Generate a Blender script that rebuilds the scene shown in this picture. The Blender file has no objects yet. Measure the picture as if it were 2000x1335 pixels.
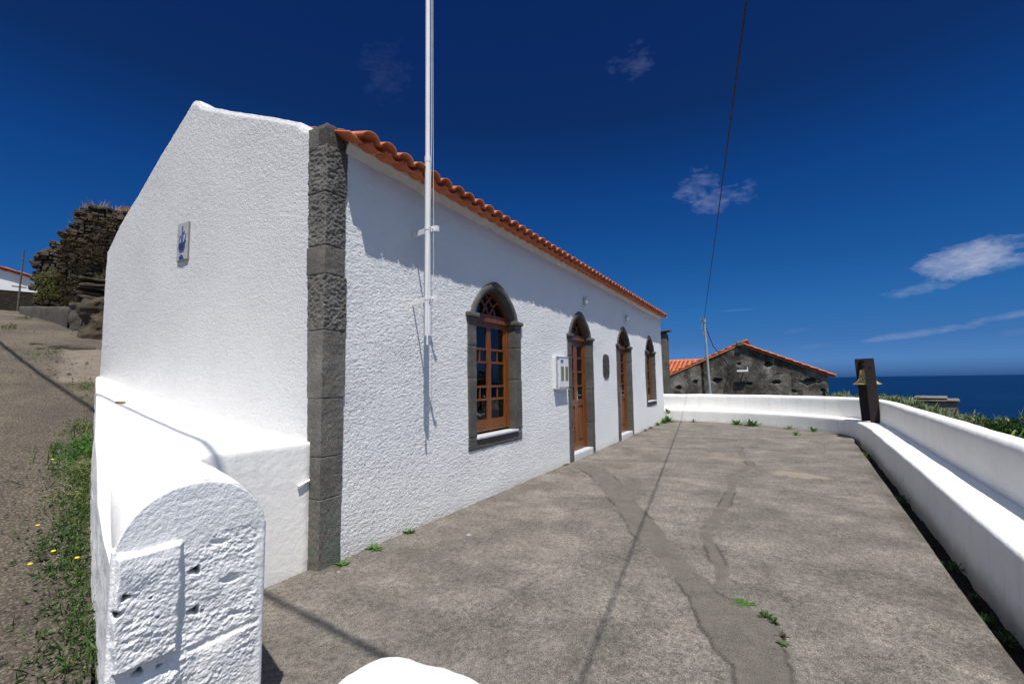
import bpy, math, random
import numpy as np
from mathutils import Vector, Matrix
random.seed(7); RNG = np.random.default_rng(7)
PI = math.pi
scn = bpy.context.scene
COL = scn.collection

# ------------------------------------------------------------------ camera, sky, sun, exposure
EYE = 1.55
yaw, pitch, roll = math.radians(29.3), math.atan(76/889.), math.radians(0.825)
F = np.array([math.cos(yaw)*math.cos(pitch), math.sin(yaw)*math.cos(pitch), math.sin(pitch)])
Rr = np.array([math.sin(yaw), -math.cos(yaw), 0.]); Uu = np.cross(Rr, F)
c_, s_ = math.cos(roll), math.sin(roll)
R2 = c_*Rr - s_*Uu; U2 = s_*Rr + c_*Uu
cd = bpy.data.cameras.new('camera'); cam = bpy.data.objects.new('camera', cd); COL.objects.link(cam)
cam.matrix_world = Matrix(((R2[0], U2[0], -F[0], 0), (R2[1], U2[1], -F[1], 0), (R2[2], U2[2], -F[2], EYE), (0, 0, 0, 1)))
cd.sensor_width = 36; cd.lens = 16.0; cd.clip_start = .05; cd.clip_end = 300000
scn.camera = cam
SUN = np.array([-.298, -.262, .92]); SUN /= np.linalg.norm(SUN)
sd = bpy.data.lights.new('sun', 'SUN'); sd.energy = 4.9; sd.angle = math.radians(.53); sd.color = (1, .955, .89)
so = bpy.data.objects.new('sun', sd); COL.objects.link(so)
so.rotation_euler = Vector(SUN).to_track_quat('Z', 'Y').to_euler(); so.location = (0, 0, 30)
scn.view_settings.view_transform = 'Standard'; scn.view_settings.look = 'None'
scn.view_settings.exposure = .24; scn.view_settings.gamma = 1
W = bpy.data.worlds.new('World'); scn.world = W; W.use_nodes = True
wn = W.node_tree.nodes; wl = W.node_tree.links; wn.clear()
def wnode(t, **k):
    n = wn.new(t)
    for a, b in k.items(): setattr(n, a, b)
    return n
wo = wnode('ShaderNodeOutputWorld'); bg = wnode('ShaderNodeBackground'); bg.inputs[1].default_value = .15
sky = wnode('ShaderNodeTexSky', sky_type='NISHITA', sun_disc=False)
sky.sun_elevation = math.asin(SUN[2]); sky.sun_rotation = math.atan2(SUN[0], SUN[1])
sky.altitude = 1500; sky.air_density = .9; sky.dust_density = .15; sky.ozone_density = 4.5
gam = wnode("ShaderNodeGamma"); gam.inputs[1].default_value = 1.0
hs = wnode('ShaderNodeHueSaturation'); hs.inputs['Saturation'].default_value = 1.0; hs.inputs["Value"].default_value = 1.0
wl.new(sky.outputs[0], gam.inputs[0]); wl.new(gam.outputs[0], hs.inputs['Color'])
geo = wnode('ShaderNodeTexCoord')
# the deep polarised blue of the day: the sky texture tinted by elevation
sxyz = wnode('ShaderNodeSeparateXYZ'); wl.new(geo.outputs['Generated'], sxyz.inputs[0])
tr_ = wnode('ShaderNodeValToRGB'); wl.new(sxyz.outputs[2], tr_.inputs[0]); e_ = tr_.color_ramp.elements
TINT = [(0, .03, .08, .26), (.012, .057, .13, .325), (.03, .09, .184, .39), (.07, .079, .178, .346), (.133, .063, .215, .378), (.25, .042, .21, .394), (.37, .031, .178, .391), (.5, .032, .117, .262), (.6, .032, .112, .28)]
while len(e_) < len(TINT): e_.new(.5)
for i_, t_ in enumerate(TINT): e_[i_].position = t_[0]; e_[i_].color = (*t_[1:], 1)
tm_ = wnode('ShaderNodeMix', data_type='RGBA', blend_type='MULTIPLY'); tm_.inputs[0].default_value = 1
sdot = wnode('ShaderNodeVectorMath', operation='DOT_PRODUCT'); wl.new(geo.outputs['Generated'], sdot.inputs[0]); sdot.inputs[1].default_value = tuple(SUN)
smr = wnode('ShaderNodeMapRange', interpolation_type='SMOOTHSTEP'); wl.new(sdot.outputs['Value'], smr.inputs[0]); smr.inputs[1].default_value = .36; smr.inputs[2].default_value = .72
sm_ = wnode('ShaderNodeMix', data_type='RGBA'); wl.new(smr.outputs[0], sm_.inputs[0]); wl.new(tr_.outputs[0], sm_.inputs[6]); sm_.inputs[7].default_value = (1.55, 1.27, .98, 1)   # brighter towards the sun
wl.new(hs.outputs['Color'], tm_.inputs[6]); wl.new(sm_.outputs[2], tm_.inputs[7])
def wmath(op, a, b=None, clamp=False):
    n = wnode('ShaderNodeMath', operation=op, use_clamp=clamp)
    for i, v in enumerate((a, b)):
        if v is None: continue
        if isinstance(v, (int, float)): n.inputs[i].default_value = v
        else: wl.new(v, n.inputs[i])
    return n.outputs[0]
def wdot(v):
    n = wnode('ShaderNodeVectorMath', operation='DOT_PRODUCT'); wl.new(geo.outputs['Generated'], n.inputs[0])
    n.inputs[1].default_value = tuple(v); return n.outputs['Value']
cn = wnode('ShaderNodeTexNoise'); cn.inputs['Scale'].default_value = 16; cn.inputs['Detail'].default_value = 9; cn.inputs['Roughness'].default_value = .62
cn.inputs['Distortion'].default_value = .25
cmap = wnode('ShaderNodeMapping'); cmap.inputs['Scale'].default_value = (1, 1, 2.4); wl.new(geo.outputs['Generated'], cmap.inputs[0])
wl.new(cmap.outputs[0], cn.inputs['Vector'])
cn2 = wnode('ShaderNodeTexNoise'); cn2.inputs['Scale'].default_value = 55; cn2.inputs['Detail'].default_value = 6; cn2.inputs['Roughness'].default_value = .6
wl.new(cmap.outputs[0], cn2.inputs['Vector'])
nz = wmath('ADD', wmath('MULTIPLY', cn.outputs[0], .65), wmath('MULTIPLY', cn2.outputs[0], .35))
cloud_cols = None
skycol = tm_.outputs[2]
# centre azimuth (deg, counter-clockwise from X), elevation, half width, half height, tilt, strength, noise gain, colour
CLOUDS = [(-16.3, 10.2, 5.0, 2.3, 10, .95, 1.9, (7.8, 8.0, 8.8)),
          (-18.6, 9.4, 3.2, 1.0, 8, .50, 3.0, (5.0, 5.6, 7.2)),
          (-13.2, 8.0, 3.8, .9, 6, .42, 3.2, (4.8, 5.6, 7.2)),
          (4.0, 19.9, 4.2, 1.9, 12, .32, 4.0, (4.2, 4.8, 7.0)),
          (6.4, 21.8, 2.8, 2.4, 35, .28, 5.2, (3.6, 4.4, 6.6)),
          (1.6, 20.2, 2.2, 1.8, 20, .26, 4.6, (3.6, 4.4, 6.6)),
          (13.4, 35.3, 2.6, 2.2, 0, .15, 5.4, (3.0, 3.8, 6.0)),
          (45.0, 34.2, 4.0, 3.4, 60, .07, 5.4, (2.6, 3.4, 5.6)),
          (-12.5, 3.9, 6.5, .55, 7, .40, 2.6, (4.8, 5.7, 7.3)),
          (-18.5, 4.9, 5.0, .40, 8, .32, 2.6, (4.4, 5.4, 7.2)),
          (2.7, 7.6, 3.0, .12, 0, .30, .8, (3.6, 4.8, 6.8)),
          (-2.8, 4.9, 1.7, .38, 6, .40, 2.6, (1.5, 2.4, 4.3)),
          (-4.6, 3.2, 2.6, .42, 8, .38, 2.8, (1.6, 2.5, 4.4)),
          (-18.9, 3.5, 1.6, .5, 6, .35, 2.8, (1.8, 2.6, 4.4)),
          (1.3, 4.2, 1.2, .3, 6, .38, 2.6, (1.6, 2.5, 4.5))]
for az, el, hw, hh, tilt, st, ng, colr in CLOUDS:
    a, e = math.radians(az), math.radians(el)
    D = np.array([math.cos(a)*math.cos(e), math.sin(a)*math.cos(e), math.sin(e)])
    T1 = np.array([math.sin(a), -math.cos(a), 0.]); T2 = np.cross(T1, D)
    ct, st_ = math.cos(math.radians(tilt)), math.sin(math.radians(tilt))
    A = (ct*T1 + st_*T2)/math.radians(hw); B = (-st_*T1 + ct*T2)/math.radians(hh)
    x = wdot(A); y = wdot(B)
    r2 = wmath('ADD', wmath('MULTIPLY', x, x), wmath('MULTIPLY', y, y))
    m = wmath('SUBTRACT', .55, r2)
    m = wmath('ADD', m, wmath('MULTIPLY', wmath('SUBTRACT', nz, .5), ng))
    front = wmath('GREATER_THAN', wdot(D), .5)
    m = wmath('MULTIPLY', wmath('MULTIPLY', m, .72, True), front)
    m = wmath('MULTIPLY', m, st, True)
    mx = wnode('ShaderNodeMix', data_type='RGBA'); wl.new(m, mx.inputs[0]); wl.new(skycol, mx.inputs[6])
    mx.inputs[7].default_value = (*[q_*.55 for q_ in colr], 1); skycol = mx.outputs[2]
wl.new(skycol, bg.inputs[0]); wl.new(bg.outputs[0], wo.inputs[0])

# ------------------------------------------------------------------ numpy noise
def _h(ix, iy, iz, seed):
    n = (ix.astype(np.int64)*374761393 + iy.astype(np.int64)*668265263 + iz.astype(np.int64)*2147483647 + seed*974634777) & 0xffffffff
    n = ((n ^ (n >> 13))*1274126177) & 0xffffffff
    n = n ^ (n >> 16)
    return (n & 0xffffff)/float(0xffffff)*2-1
def vnoise(P, seed=0):
    P = np.asarray(P, float); fl = np.floor(P); fr = P-fl; fr = fr*fr*fr*(fr*(fr*6-15)+10)
    ix, iy, iz = [fl[..., k].astype(np.int64) for k in range(3)]; fx, fy, fz = fr[..., 0], fr[..., 1], fr[..., 2]
    def L(dx, dy, dz): return _h(ix+dx, iy+dy, iz+dz, seed)
    a = L(0, 0, 0)*(1-fx)+L(1, 0, 0)*fx; b = L(0, 1, 0)*(1-fx)+L(1, 1, 0)*fx
    c = L(0, 0, 1)*(1-fx)+L(1, 0, 1)*fx; d = L(0, 1, 1)*(1-fx)+L(1, 1, 1)*fx
    return (a*(1-fy)+b*fy)*(1-fz)+(c*(1-fy)+d*fy)*fz
def fbm(P, scale, octs=3, seed=0, gain=.5):
    P = np.asarray(P, float)*scale; o = 0; a = 1; t = 0
    for k in range(octs):
        o = o+a*vnoise(P*(2.03**k)+17.3*k, seed+k); t += a; a *= gain
    return o/t
def sstep(x, a, b):
    t = np.clip((x-a)/(b-a), 0, 1); return t*t*(3-2*t)
def inside(x, y, poly):
    r = np.zeros(x.shape, bool); n = len(poly); j = n-1
    for i in range(n):
        xi, yi = poly[i]; xj, yj = poly[j]
        c = ((yi > y) != (yj > y)) & (x < (xj-xi)*(y-yi)/((yj-yi)+1e-12)+xi)
        r ^= c; j = i
    return r

# ------------------------------------------------------------------ materials
def material(name):
    m = bpy.data.materials.new(name); m.use_nodes = True; nt = m.node_tree; nt.nodes.clear()
    o = nt.nodes.new('ShaderNodeOutputMaterial'); p = nt.nodes.new('ShaderNodeBsdfPrincipled')
    nt.links.new(p.outputs[0], o.inputs[0]); return m, nt, p
def setp(p, rough=.8, metal=0, spec=.5):
    p.inputs['Roughness'].default_value = rough; p.inputs['Metallic'].default_value = metal; p.inputs['Specular IOR Level'].default_value = spec
class NT:
    def __init__(s, nt): s.nt = nt; s.co = nt.nodes.new('ShaderNodeTexCoord'); s.vec = s.co.outputs['Object']
    def link(s, a, b): s.nt.links.new(a, b)
    def map(s, sc, rot=(0, 0, 0)):
        n = s.nt.nodes.new('ShaderNodeMapping'); n.inputs['Scale'].default_value = sc; n.inputs['Rotation'].default_value = rot
        s.link(s.vec, n.inputs[0]); return n.outputs[0]
    def noise(s, scale, det=4, rough=.55, vec=None, dist=0):
        n = s.nt.nodes.new('ShaderNodeTexNoise'); n.inputs['Scale'].default_value = scale; n.inputs['Detail'].default_value = det
        n.inputs['Roughness'].default_value = rough; n.inputs['Distortion'].default_value = dist
        s.link(vec or s.vec, n.inputs['Vector']); return n.outputs[0]
    def voro(s, scale, feat='F1', vec=None, out='Distance'):
        n = s.nt.nodes.new('ShaderNodeTexVoronoi'); n.feature = feat; n.inputs['Scale'].default_value = scale
        s.link(vec or s.vec, n.inputs['Vector']); return n.outputs[out]
    def ramp(s, v, stops, interp='LINEAR'):
        n = s.nt.nodes.new('ShaderNodeValToRGB'); n.color_ramp.interpolation = interp; e = n.color_ramp.elements
        while len(e) < len(stops): e.new(.5)
        for i, (p, c) in enumerate(stops):
            e[i].position = p; e[i].color = (*(c if isinstance(c, tuple) else (c, c, c)), 1)
        s.link(v, n.inputs[0]); return n.outputs[0]
    def mix(s, f, a, b, mode='MIX'):
        n = s.nt.nodes.new('ShaderNodeMix'); n.data_type = 'RGBA'; n.blend_type = mode
        for v, i in ((f, 0), (a, 6), (b, 7)):
            if isinstance(v, (int, float)): n.inputs[i].default_value = v if i == 0 else (v, v, v, 1)
            elif isinstance(v, tuple): n.inputs[i].default_value = (*v, 1)
            else: s.link(v, n.inputs[i])
        return n.outputs[2]
    def math(s, op, a, b=0, clamp=False):
        n = s.nt.nodes.new('ShaderNodeMath'); n.operation = op; n.use_clamp = clamp
        for i, v in enumerate((a, b)):
            if isinstance(v, (int, float)): n.inputs[i].default_value = v
            else: s.link(v, n.inputs[i])
        return n.outputs[0]
    def attr(s, name):
        n = s.nt.nodes.new('ShaderNodeAttribute'); n.attribute_name = name; return n.outputs['Fac']
    def bump(s, h, dist, strength=1, prev=None):
        n = s.nt.nodes.new('ShaderNodeBump'); n.inputs['Distance'].default_value = dist; n.inputs['Strength'].default_value = strength
        s.link(h, n.inputs['Height'])
        if prev is not None: s.link(prev, n.inputs['Normal'])
        return n.outputs[0]
def simple(name, col, rough=.7, metal=0, var=.15, scale=8, bump=0, bscale=60, spec=.5):
    m, nt, p = material(name); N = NT(nt); setp(p, rough, metal, spec)
    lo = tuple(c*(1-var) for c in col); hi = tuple(min(1, c*(1+var)) for c in col)
    N.link(N.ramp(N.noise(scale, 6), [(.3, lo), (.7, hi)]), p.inputs['Base Color'])
    if bump: N.link(N.bump(N.noise(bscale, 4), bump), p.inputs['Normal'])
    return m

def mat_roughcast(name, base, amt=.0058, sc=100):
    m, nt, p = material(name); N = NT(nt); setp(p, .9, 0, .2)
    big = N.noise(1.1, 5, .6); c = N.ramp(big, [(.3, tuple(b*.955 for b in base)), (.65, base)])
    grime = N.ramp(N.noise(5.5, 8, .7), [(.60, 1.0), (.82, (.90, .885, .86))]); c = N.mix(1, c, grime, 'MULTIPLY')
    g = nt.nodes.new('ShaderNodeSeparateXYZ'); N.link(N.vec, g.inputs[0]); h = N.math('ADD', g.outputs[2], N.math('MULTIPLY', N.noise(7, 6, .7), .22)); sp_ = N.ramp(h, [(.08, (.80, .76, .70)), (.24, (1., 1., 1.))])
    c = N.mix(.8, c, sp_, 'MULTIPLY'); N.link(c, p.inputs['Base Color'])
    v = N.vec
    w = N.noise(sc, 3, .55, dist=.6); b1 = N.bump(N.ramp(w, [(.36, 0.), (.64, 1.)]), amt)
    b1 = N.bump(N.noise(sc*.42, 3, .6), amt*1.1, 1, b1); b2 = N.bump(N.noise(sc*3.1, 3, .6), amt*.35, 1, b1)
    N.link(b2, p.inputs['Normal']); return m
M = {}
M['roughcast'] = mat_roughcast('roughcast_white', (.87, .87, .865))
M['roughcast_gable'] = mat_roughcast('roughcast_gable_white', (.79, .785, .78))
def mat_white(name, base=(.85, .84, .815), fine=.0016, pits=False):
    m, nt, p = material(name); N = NT(nt); setp(p, .75, 0, .25)
    c = N.ramp(N.noise(1.6, 6, .6), [(.3, tuple(b*.95 for b in base)), (.7, base)])
    st = N.ramp(N.noise(9, 9, .78), [(.60, 1.0), (.74, (.80, .77, .71))]); c = N.mix(1, c, st, 'MULTIPLY')
    stk = N.ramp(N.noise(1, 7, .7, N.map((7, 7, .9))), [(.52, 1.0), (.74, (.86, .84, .80))]); c = N.mix(.8, c, stk, 'MULTIPLY')
    g = nt.nodes.new('ShaderNodeSeparateXYZ'); N.link(N.vec, g.inputs[0]); h = N.math('ADD', g.outputs[2], N.math('MULTIPLY', N.noise(6, 6, .7), .25))
    c = N.mix(.8, c, N.ramp(h, [(.05, (.60, .56, .47)), (.22, (1., 1., 1.))]) if not pits and name == 'white_limewash_splashed' else (1., 1., 1.), 'MULTIPLY')
    if pits: c = N.mix(N.attr('pit_shade'), c, (.012, .010, .008))  # hole interiors painted near-black, standing in for their shade
    N.link(c, p.inputs['Base Color'])
    b = N.bump(N.noise(14, 5, .6), .006); b = N.bump(N.noise(95, 4, .6), fine, 1, b); N.link(b, p.inputs['Normal']); return m
M['white'] = mat_white('white_limewash')
M['white_bench'] = mat_white('white_limewash_splashed')
M['white_cream'] = mat_white('cream_white_limewash', (.84, .82, .785))
M['white_rough'] = mat_white('white_limewash_rough', (.80, .80, .79), .004)
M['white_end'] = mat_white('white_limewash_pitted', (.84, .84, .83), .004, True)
def mat_stone():
    m, nt, p = material('basalt_stone'); N = NT(nt); setp(p, .85, 0, .35)
    a = N.noise(2.3, 6, .6); c = N.ramp(a, [(.3, (.060, .056, .051)), (.55, (.10, .094, .085)), (.75, (.15, .14, .126))])
    sp = N.ramp(N.noise(120, 4, .75), [(.36, .4), (.62, 1.5)]); c = N.mix(1, c, sp, 'MULTIPLY')
    pits = N.ramp(N.voro(38), [(.06, .35), (.17, 1.0)]); msk = N.ramp(N.noise(14, 3), [(.45, 0.), (.6, 1.)])
    pm = N.mix(msk, (1, 1, 1), pits); c = N.mix(1, c, pm, 'MULTIPLY')
    N.link(c, p.inputs['Base Color'])
    b = N.bump(N.noise(45, 6, .7), .012); b = N.bump(pm, .008, 1, b); N.link(b, p.inputs['Normal']); return m
M['stone'] = mat_stone()
def mat_quoin():
    m, nt, p = material('quoin_basalt'); N = NT(nt); setp(p, .88, 0, .3)
    a = N.noise(2.0, 7, .65); c = N.ramp(a, [(.28, (.085, .079, .069)), (.5, (.14, .131, .116)), (.72, (.225, .212, .188))])
    sp = N.ramp(N.noise(150, 4, .75), [(.38, .32), (.62, 1.75)]); c = N.mix(1, c, sp, 'MULTIPLY')
    g = nt.nodes.new('ShaderNodeSeparateXYZ'); N.link(N.vec, g.inputs[0])
    low = N.ramp(g.outputs[2], [(.05, 1.0), (.75, 0.)]); gm = N.math('MULTIPLY', low, N.ramp(N.noise(6, 4), [(.45, 0.), (.6, .55)]))
    c = N.mix(gm, c, (.09, .17, .12))
    pits = N.ramp(N.voro(30), [(.06, .12), (.15, 1.0)]); msk = N.ramp(N.noise(9, 3), [(.42, 0.), (.52, 1.)])
    pm = N.mix(msk, (1, 1, 1), pits); c = N.mix(1, c, pm, 'MULTIPLY'); N.link(c, p.inputs['Base Color'])
    b = N.bump(N.noise(75, 6, .8), .012); b = N.bump(pm, .012, 1, b); N.link(b, p.inputs['Normal']); return m
M['quoin'] = mat_quoin()
M['sill'] = simple('pale_sill_stone', (.52, .53, .55), .45, 0, .1, 12, .001, 90)
def mat_wood(name, a, b, rough=.33):
    m, nt, p = material(name); N = NT(nt); setp(p, rough, 0, .5)
    v = N.map((30, 30, 2.2)); n1 = N.noise(1, 6, .65, v, 1.2)
    c = N.ramp(n1, [(.3, a), (.55, tuple((x+y)/2 for x, y in zip(a, b))), (.75, b)]); N.link(c, p.inputs['Base Color'])
    N.link(N.bump(n1, .0015), p.inputs['Normal']); return m
M['wood'] = mat_wood('varnished_wood', (.085, .022, .005), (.27, .088, .019))
M['wood_dark'] = mat_wood('dark_timber', (.006, .0025, .0025), (.016, .007, .007), .8)
def mat_glass():
    m = bpy.data.materials.new('window_glass'); m.use_nodes = True; nt = m.node_tree; nt.nodes.clear()
    o = nt.nodes.new('ShaderNodeOutputMaterial'); mx = nt.nodes.new('ShaderNodeMixShader'); t = nt.nodes.new('ShaderNodeBsdfTransparent')
    g = nt.nodes.new('ShaderNodeBsdfGlossy'); g.inputs['Roughness'].default_value = .015; f = nt.nodes.new('ShaderNodeFresnel'); f.inputs[0].default_value = 1.6
    n = nt.nodes.new('ShaderNodeTexNoise'); n.inputs['Scale'].default_value = 3; b = nt.nodes.new('ShaderNodeBump'); b.inputs['Distance'].default_value = .004
    nt.links.new(n.outputs[0], b.inputs['Height']); nt.links.new(b.outputs[0], g.inputs['Normal'])
    t.inputs[0].default_value = (.62, .66, .68, 1)
    nt.links.new(f.outputs[0], mx.inputs[0]); nt.links.new(t.outputs[0], mx.inputs[1]); nt.links.new(g.outputs[0], mx.inputs[2]); nt.links.new(mx.outputs[0], o.inputs[0]); return m
M['glass'] = mat_glass()
def mat_tile():
    m, nt, p = material('terracotta'); N = NT(nt); setp(p, .75, 0, .3)
    c = N.ramp(N.noise(6, 6, .6), [(.3, (.43, .115, .05)), (.55, (.56, .17, .075)), (.75, (.62, .23, .11))])
    st = N.ramp(N.noise(30, 5, .7), [(.55, 1.0), (.8, .6)]); c = N.mix(1, c, st, 'MULTIPLY'); N.link(c, p.inputs['Base Color'])
    N.link(N.bump(N.noise(80, 4), .002), p.inputs['Normal']); return m
M['tile'] = mat_tile()
M['mortar'] = simple('eave_mortar', (.62, .60, .57), .95, 0, .2, 20, .01, 60)
M['pole'] = simple('white_painted_steel', (.72, .72, .71), .42, 0, .06, 4, .0005, 50)
M['plastic'] = simple('white_plastic', (.66, .67, .67), .4, 0, .05, 6)
M['grey_pl'] = simple('grey_plastic', (.30, .31, .32), .5, 0, .1, 6)
M['olive'] = simple('tinted_window', (.20, .19, .09), .25, 0, .25, 30)
M['blue'] = simple('blue_label', (.03, .14, .42), .4)
M['bronze'] = simple('dark_bronze', (.075, .066, .056), .5, .35, .4, 40, .004, 50)
M['brass'] = simple('weathered_brass', (.50, .38, .13), .5, .45, .3, 12, .001, 40)
M['chrome'] = simple('steel', (.6, .6, .6), .25, .9)
M['cable'] = simple('black_cable', (.012, .012, .014), .6)
M['rope'] = simple('white_rope', (.6, .6, .58), .8)
M['steelpost'] = simple('galvanised_pole', (.36, .38, .38), .55, .3, .2, 6)
M['room'] = simple('dark_room', (.05, .047, .043), .9)
M['reflection_sheet'] = simple('pale_reflection_sheet', (.5, .5, .48), .9)
M['lampglass'] = simple('pale_lamp_glass', (.55, .57, .58), .15, 0, .08, 5, 0, 60, .8)
M['straw'] = simple('dry_grass', (.36, .22, .10), .9, 0, .35, 20)
M['stem'] = simple('plant_stem', (.10, .13, .04), .8, 0, .3, 20)
M['flower'] = simple('yellow_petal', (.75, .55, .02), .7)
def mat_leaf(name, a, b, c):
    m, nt, p = material(name); N = NT(nt); setp(p, .55, 0, .3)
    col = N.ramp(N.noise(9, 3, .6), [(.3, a), (.5, b), (.72, c)]); N.link(col, p.inputs['Base Color'])
    o = [n for n in nt.nodes if n.type == 'OUTPUT_MATERIAL'][0]; tr = nt.nodes.new('ShaderNodeBsdfTranslucent'); mx = nt.nodes.new('ShaderNodeMixShader'); mx.inputs[0].default_value = .25
    N.link(col, tr.inputs[0]); N.link(p.outputs[0], mx.inputs[1]); N.link(tr.outputs[0], mx.inputs[2]); N.link(mx.outputs[0], o.inputs[0]); return m
M['weed'] = mat_leaf('weed_leaf', (.035, .09, .012), (.07, .17, .025), (.12, .24, .05))
M['weed_dark'] = mat_leaf('dark_weed_leaf', (.025, .055, .014), (.055, .105, .025), (.11, .17, .05))
M['grass'] = mat_leaf('grass_blade', (.06, .10, .02), (.11, .16, .04), (.22, .22, .08))
M['silver'] = mat_leaf('grey_green_leaf', (.11, .155, .055), (.21, .26, .125), (.35, .385, .24))
M['bush'] = mat_leaf('bush_leaf', (.012, .035, .007), (.03, .075, .012), (.07, .12, .02))
M['banana'] = mat_leaf('pale_broad_leaf', (.10, .2, .05), (.2, .32, .09), (.35, .42, .16))
M['vine'] = mat_leaf('dry_creeper', (.05, .035, .018), (.10, .065, .03), (.16, .10, .045))
M['fennel'] = mat_leaf('yellow_green_leaf', (.07, .09, .012), (.15, .17, .025), (.26, .26, .04))
def mat_concrete():
    m, nt, p = material('terrace_concrete'); N = NT(nt); setp(p, .9, 0, .25)
    v = N.map((1.0, .8, 1)); a = N.noise(1.7, 9, .66, v, .3)
    c = N.ramp(a, [(.28, (.115, .103, .088)), (.46, (.160, .144, .124)), (.57, (.20, .18, .155)), (.72, (.27, .243, .208))])
    sm = N.ramp(N.noise(5, 6, .7, v), [(.34, .80), (.66, 1.14)]); c = N.mix(1, c, sm, 'MULTIPLY')
    sp = N.ramp(N.noise(130, 5, .8), [(.36, .22), (.5, .95), (.64, 1.85)]); c = N.mix(1, c, sp, 'MULTIPLY')
    bl = N.ramp(N.noise(24, 5, .7), [(.38, .66), (.60, 1.12)]); c = N.mix(1, c, bl, 'MULTIPLY')
    # repaired strips: smooth cement of its own grey-brown
    pc = N.ramp(N.noise(5, 8, .7), [(.35, (.108, .096, .082)), (.65, (.152, .136, .117))]); ps = N.ramp(N.noise(150, 3, .6), [(.38, .62), (.62, 1.3)]); pc = N.mix(1, pc, ps, 'MULTIPLY')
    pm = N.attr('patch'); c = N.mix(pm, c, pc)
    c = N.mix(N.attr('crack'), c, (.02, .018, .015))
    c = N.mix(N.attr('pale'), c, (.25, .215, .165))
    c = N.mix(N.attr('dark_edge'), c, (.055, .048, .04))
    pr = N.ramp(N.voro(46), [(.05, .35), (.13, 1.0)]); c = N.mix(.85, c, pr, 'MULTIPLY')
    wf = N.ramp(N.voro(3.1), [(.018, 1.0), (.03, 0.)]); c = N.mix(wf, c, (.55, .53, .5))
    N.link(c, p.inputs['Base Color'])
    h = N.noise(70, 5, .7); b = N.bump(h, .008); b = N.bump(N.noise(9, 4), .01, .6, b); N.link(b, p.inputs['Normal']); return m
M['concrete'] = mat_concrete()
def mat_road():
    m, nt, p = material('worn_road'); N = NT(nt); setp(p, .92, 0, .25)
    a = N.noise(.9, 7, .65); c = N.ramp(a, [(.3, (.105, .088, .069)), (.5, (.16, .134, .103)), (.7, (.235, .193, .142))])
    c = N.mix(N.attr('dust'), c, N.ramp(N.noise(3, 6, .7), [(.3, (.20, .16, .113)), (.7, (.285, .232, .168))]))
    gr = N.ramp(N.voro(62, out='Distance'), [(.1, 1.4), (.55, .45)]); sp = N.ramp(N.noise(110, 4, .7), [(.35, .5), (.65, 1.4)])
    c = N.mix(.8, c, gr, 'MULTIPLY'); c = N.mix(.9, c, sp, 'MULTIPLY')
    pth = N.ramp(N.noise(6, 7, .7), [(.35, (.15, .125, .095)), (.65, (.23, .195, .15))]); c = N.mix(N.attr('path'), c, pth); N.link(c, p.inputs['Base Color'])
    b = N.bump(N.voro(48), .012); b = N.bump(N.noise(90, 5, .7), .01, 1, b); N.link(b, p.inputs['Normal']); return m
M['road'] = mat_road()
def mat_ground():
    m, nt, p = material('hillside_soil'); N = NT(nt); setp(p, .95, 0, .2)
    c = N.ramp(N.noise(.25, 8, .7), [(.3, (.05, .065, .02)), (.5, (.08, .085, .03)), (.7, (.13, .11, .055))]); N.link(c, p.inputs['Base Color'])
    N.link(N.bump(N.noise(3, 6, .7), .15), p.inputs['Normal']); return m
M['ground'] = mat_ground()
def mat_sea():
    m, nt, p = material('sea_water'); N = NT(nt); setp(p, .5, 0, .08); p.inputs['IOR'].default_value = 1.2
    v = N.map((1/700., 1/1600., 1)); c = N.ramp(N.noise(1, 6, .6, v), [(.3, (.0012, .0165, .060)), (.7, (.002, .022, .078))]); N.link(c, p.inputs['Base Color'])
    v2 = N.map((1/9., 1/14., 1)); b = N.bump(N.noise(1, 8, .75, v2), 6.0); N.link(b, p.inputs['Normal']); return m
M['sea'] = mat_sea()
def mat_darkrender():
    m, nt, p = material('weathered_dark_render'); N = NT(nt); setp(p, .92, 0, .2)
    v = N.map((1, 1, .8)); a = N.noise(.9, 8, .72, v, .3)
    c = N.ramp(a, [(.36, (.034, .030, .026)), (.47, (.072, .066, .057)), (.54, (.14, .13, .114)), (.66, (.27, .26, .23))])
    sp = N.ramp(N.noise(14, 6, .75), [(.3, .5), (.7, 1.4)]); c = N.mix(1, c, sp, 'MULTIPLY')
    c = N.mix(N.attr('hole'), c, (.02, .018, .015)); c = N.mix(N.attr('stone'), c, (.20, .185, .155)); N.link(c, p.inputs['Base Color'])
    N.link(N.bump(N.noise(9, 6, .7), .05), p.inputs['Normal']); return m
M['darkrender'] = mat_darkrender()
def mat_rock(name, a, b, c_, sc=3.):
    m, nt, p = material(name); N = NT(nt); setp(p, .93, 0, .25)
    c = N.ramp(N.noise(sc, 7, .7), [(.3, a), (.5, b), (.72, c_)]); sp = N.ramp(N.noise(60, 4, .7), [(.35, .65), (.65, 1.3)]); N.link(N.mix(1, c, sp, 'MULTIPLY'), p.inputs['Base Color'])
    b = N.bump(N.noise(7, 8, .75), .10); N.link(N.bump(N.noise(30, 6, .75), .03, 1, b), p.inputs['Normal']); return m
M['rubble'] = mat_rock('rubble_stone', (.05, .038, .028), (.11, .086, .062), (.185, .145, .105))
M['lowwall'] = mat_rock('low_wall_concrete', (.08, .072, .06), (.13, .118, .10), (.19, .175, .15), 1.5)
M['hut'] = mat_rock('hut_render', (.16, .14, .12), (.24, .21, .18), (.32, .29, .25), 2)
M['soil_and_shade'] = mat_rock('gutter_soil_and_shade', (.018, .014, .011), (.035, .028, .02), (.06, .05, .035), 9)  # also used as painted shade on the far basement wall
M['brick'] = simple('brick_fragment', (.30, .19, .12), .9, 0, .3, 60)
M['white_far'] = simple('white_plaster_far', (.72, .72, .72), .85, 0, .08, 2)
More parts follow.
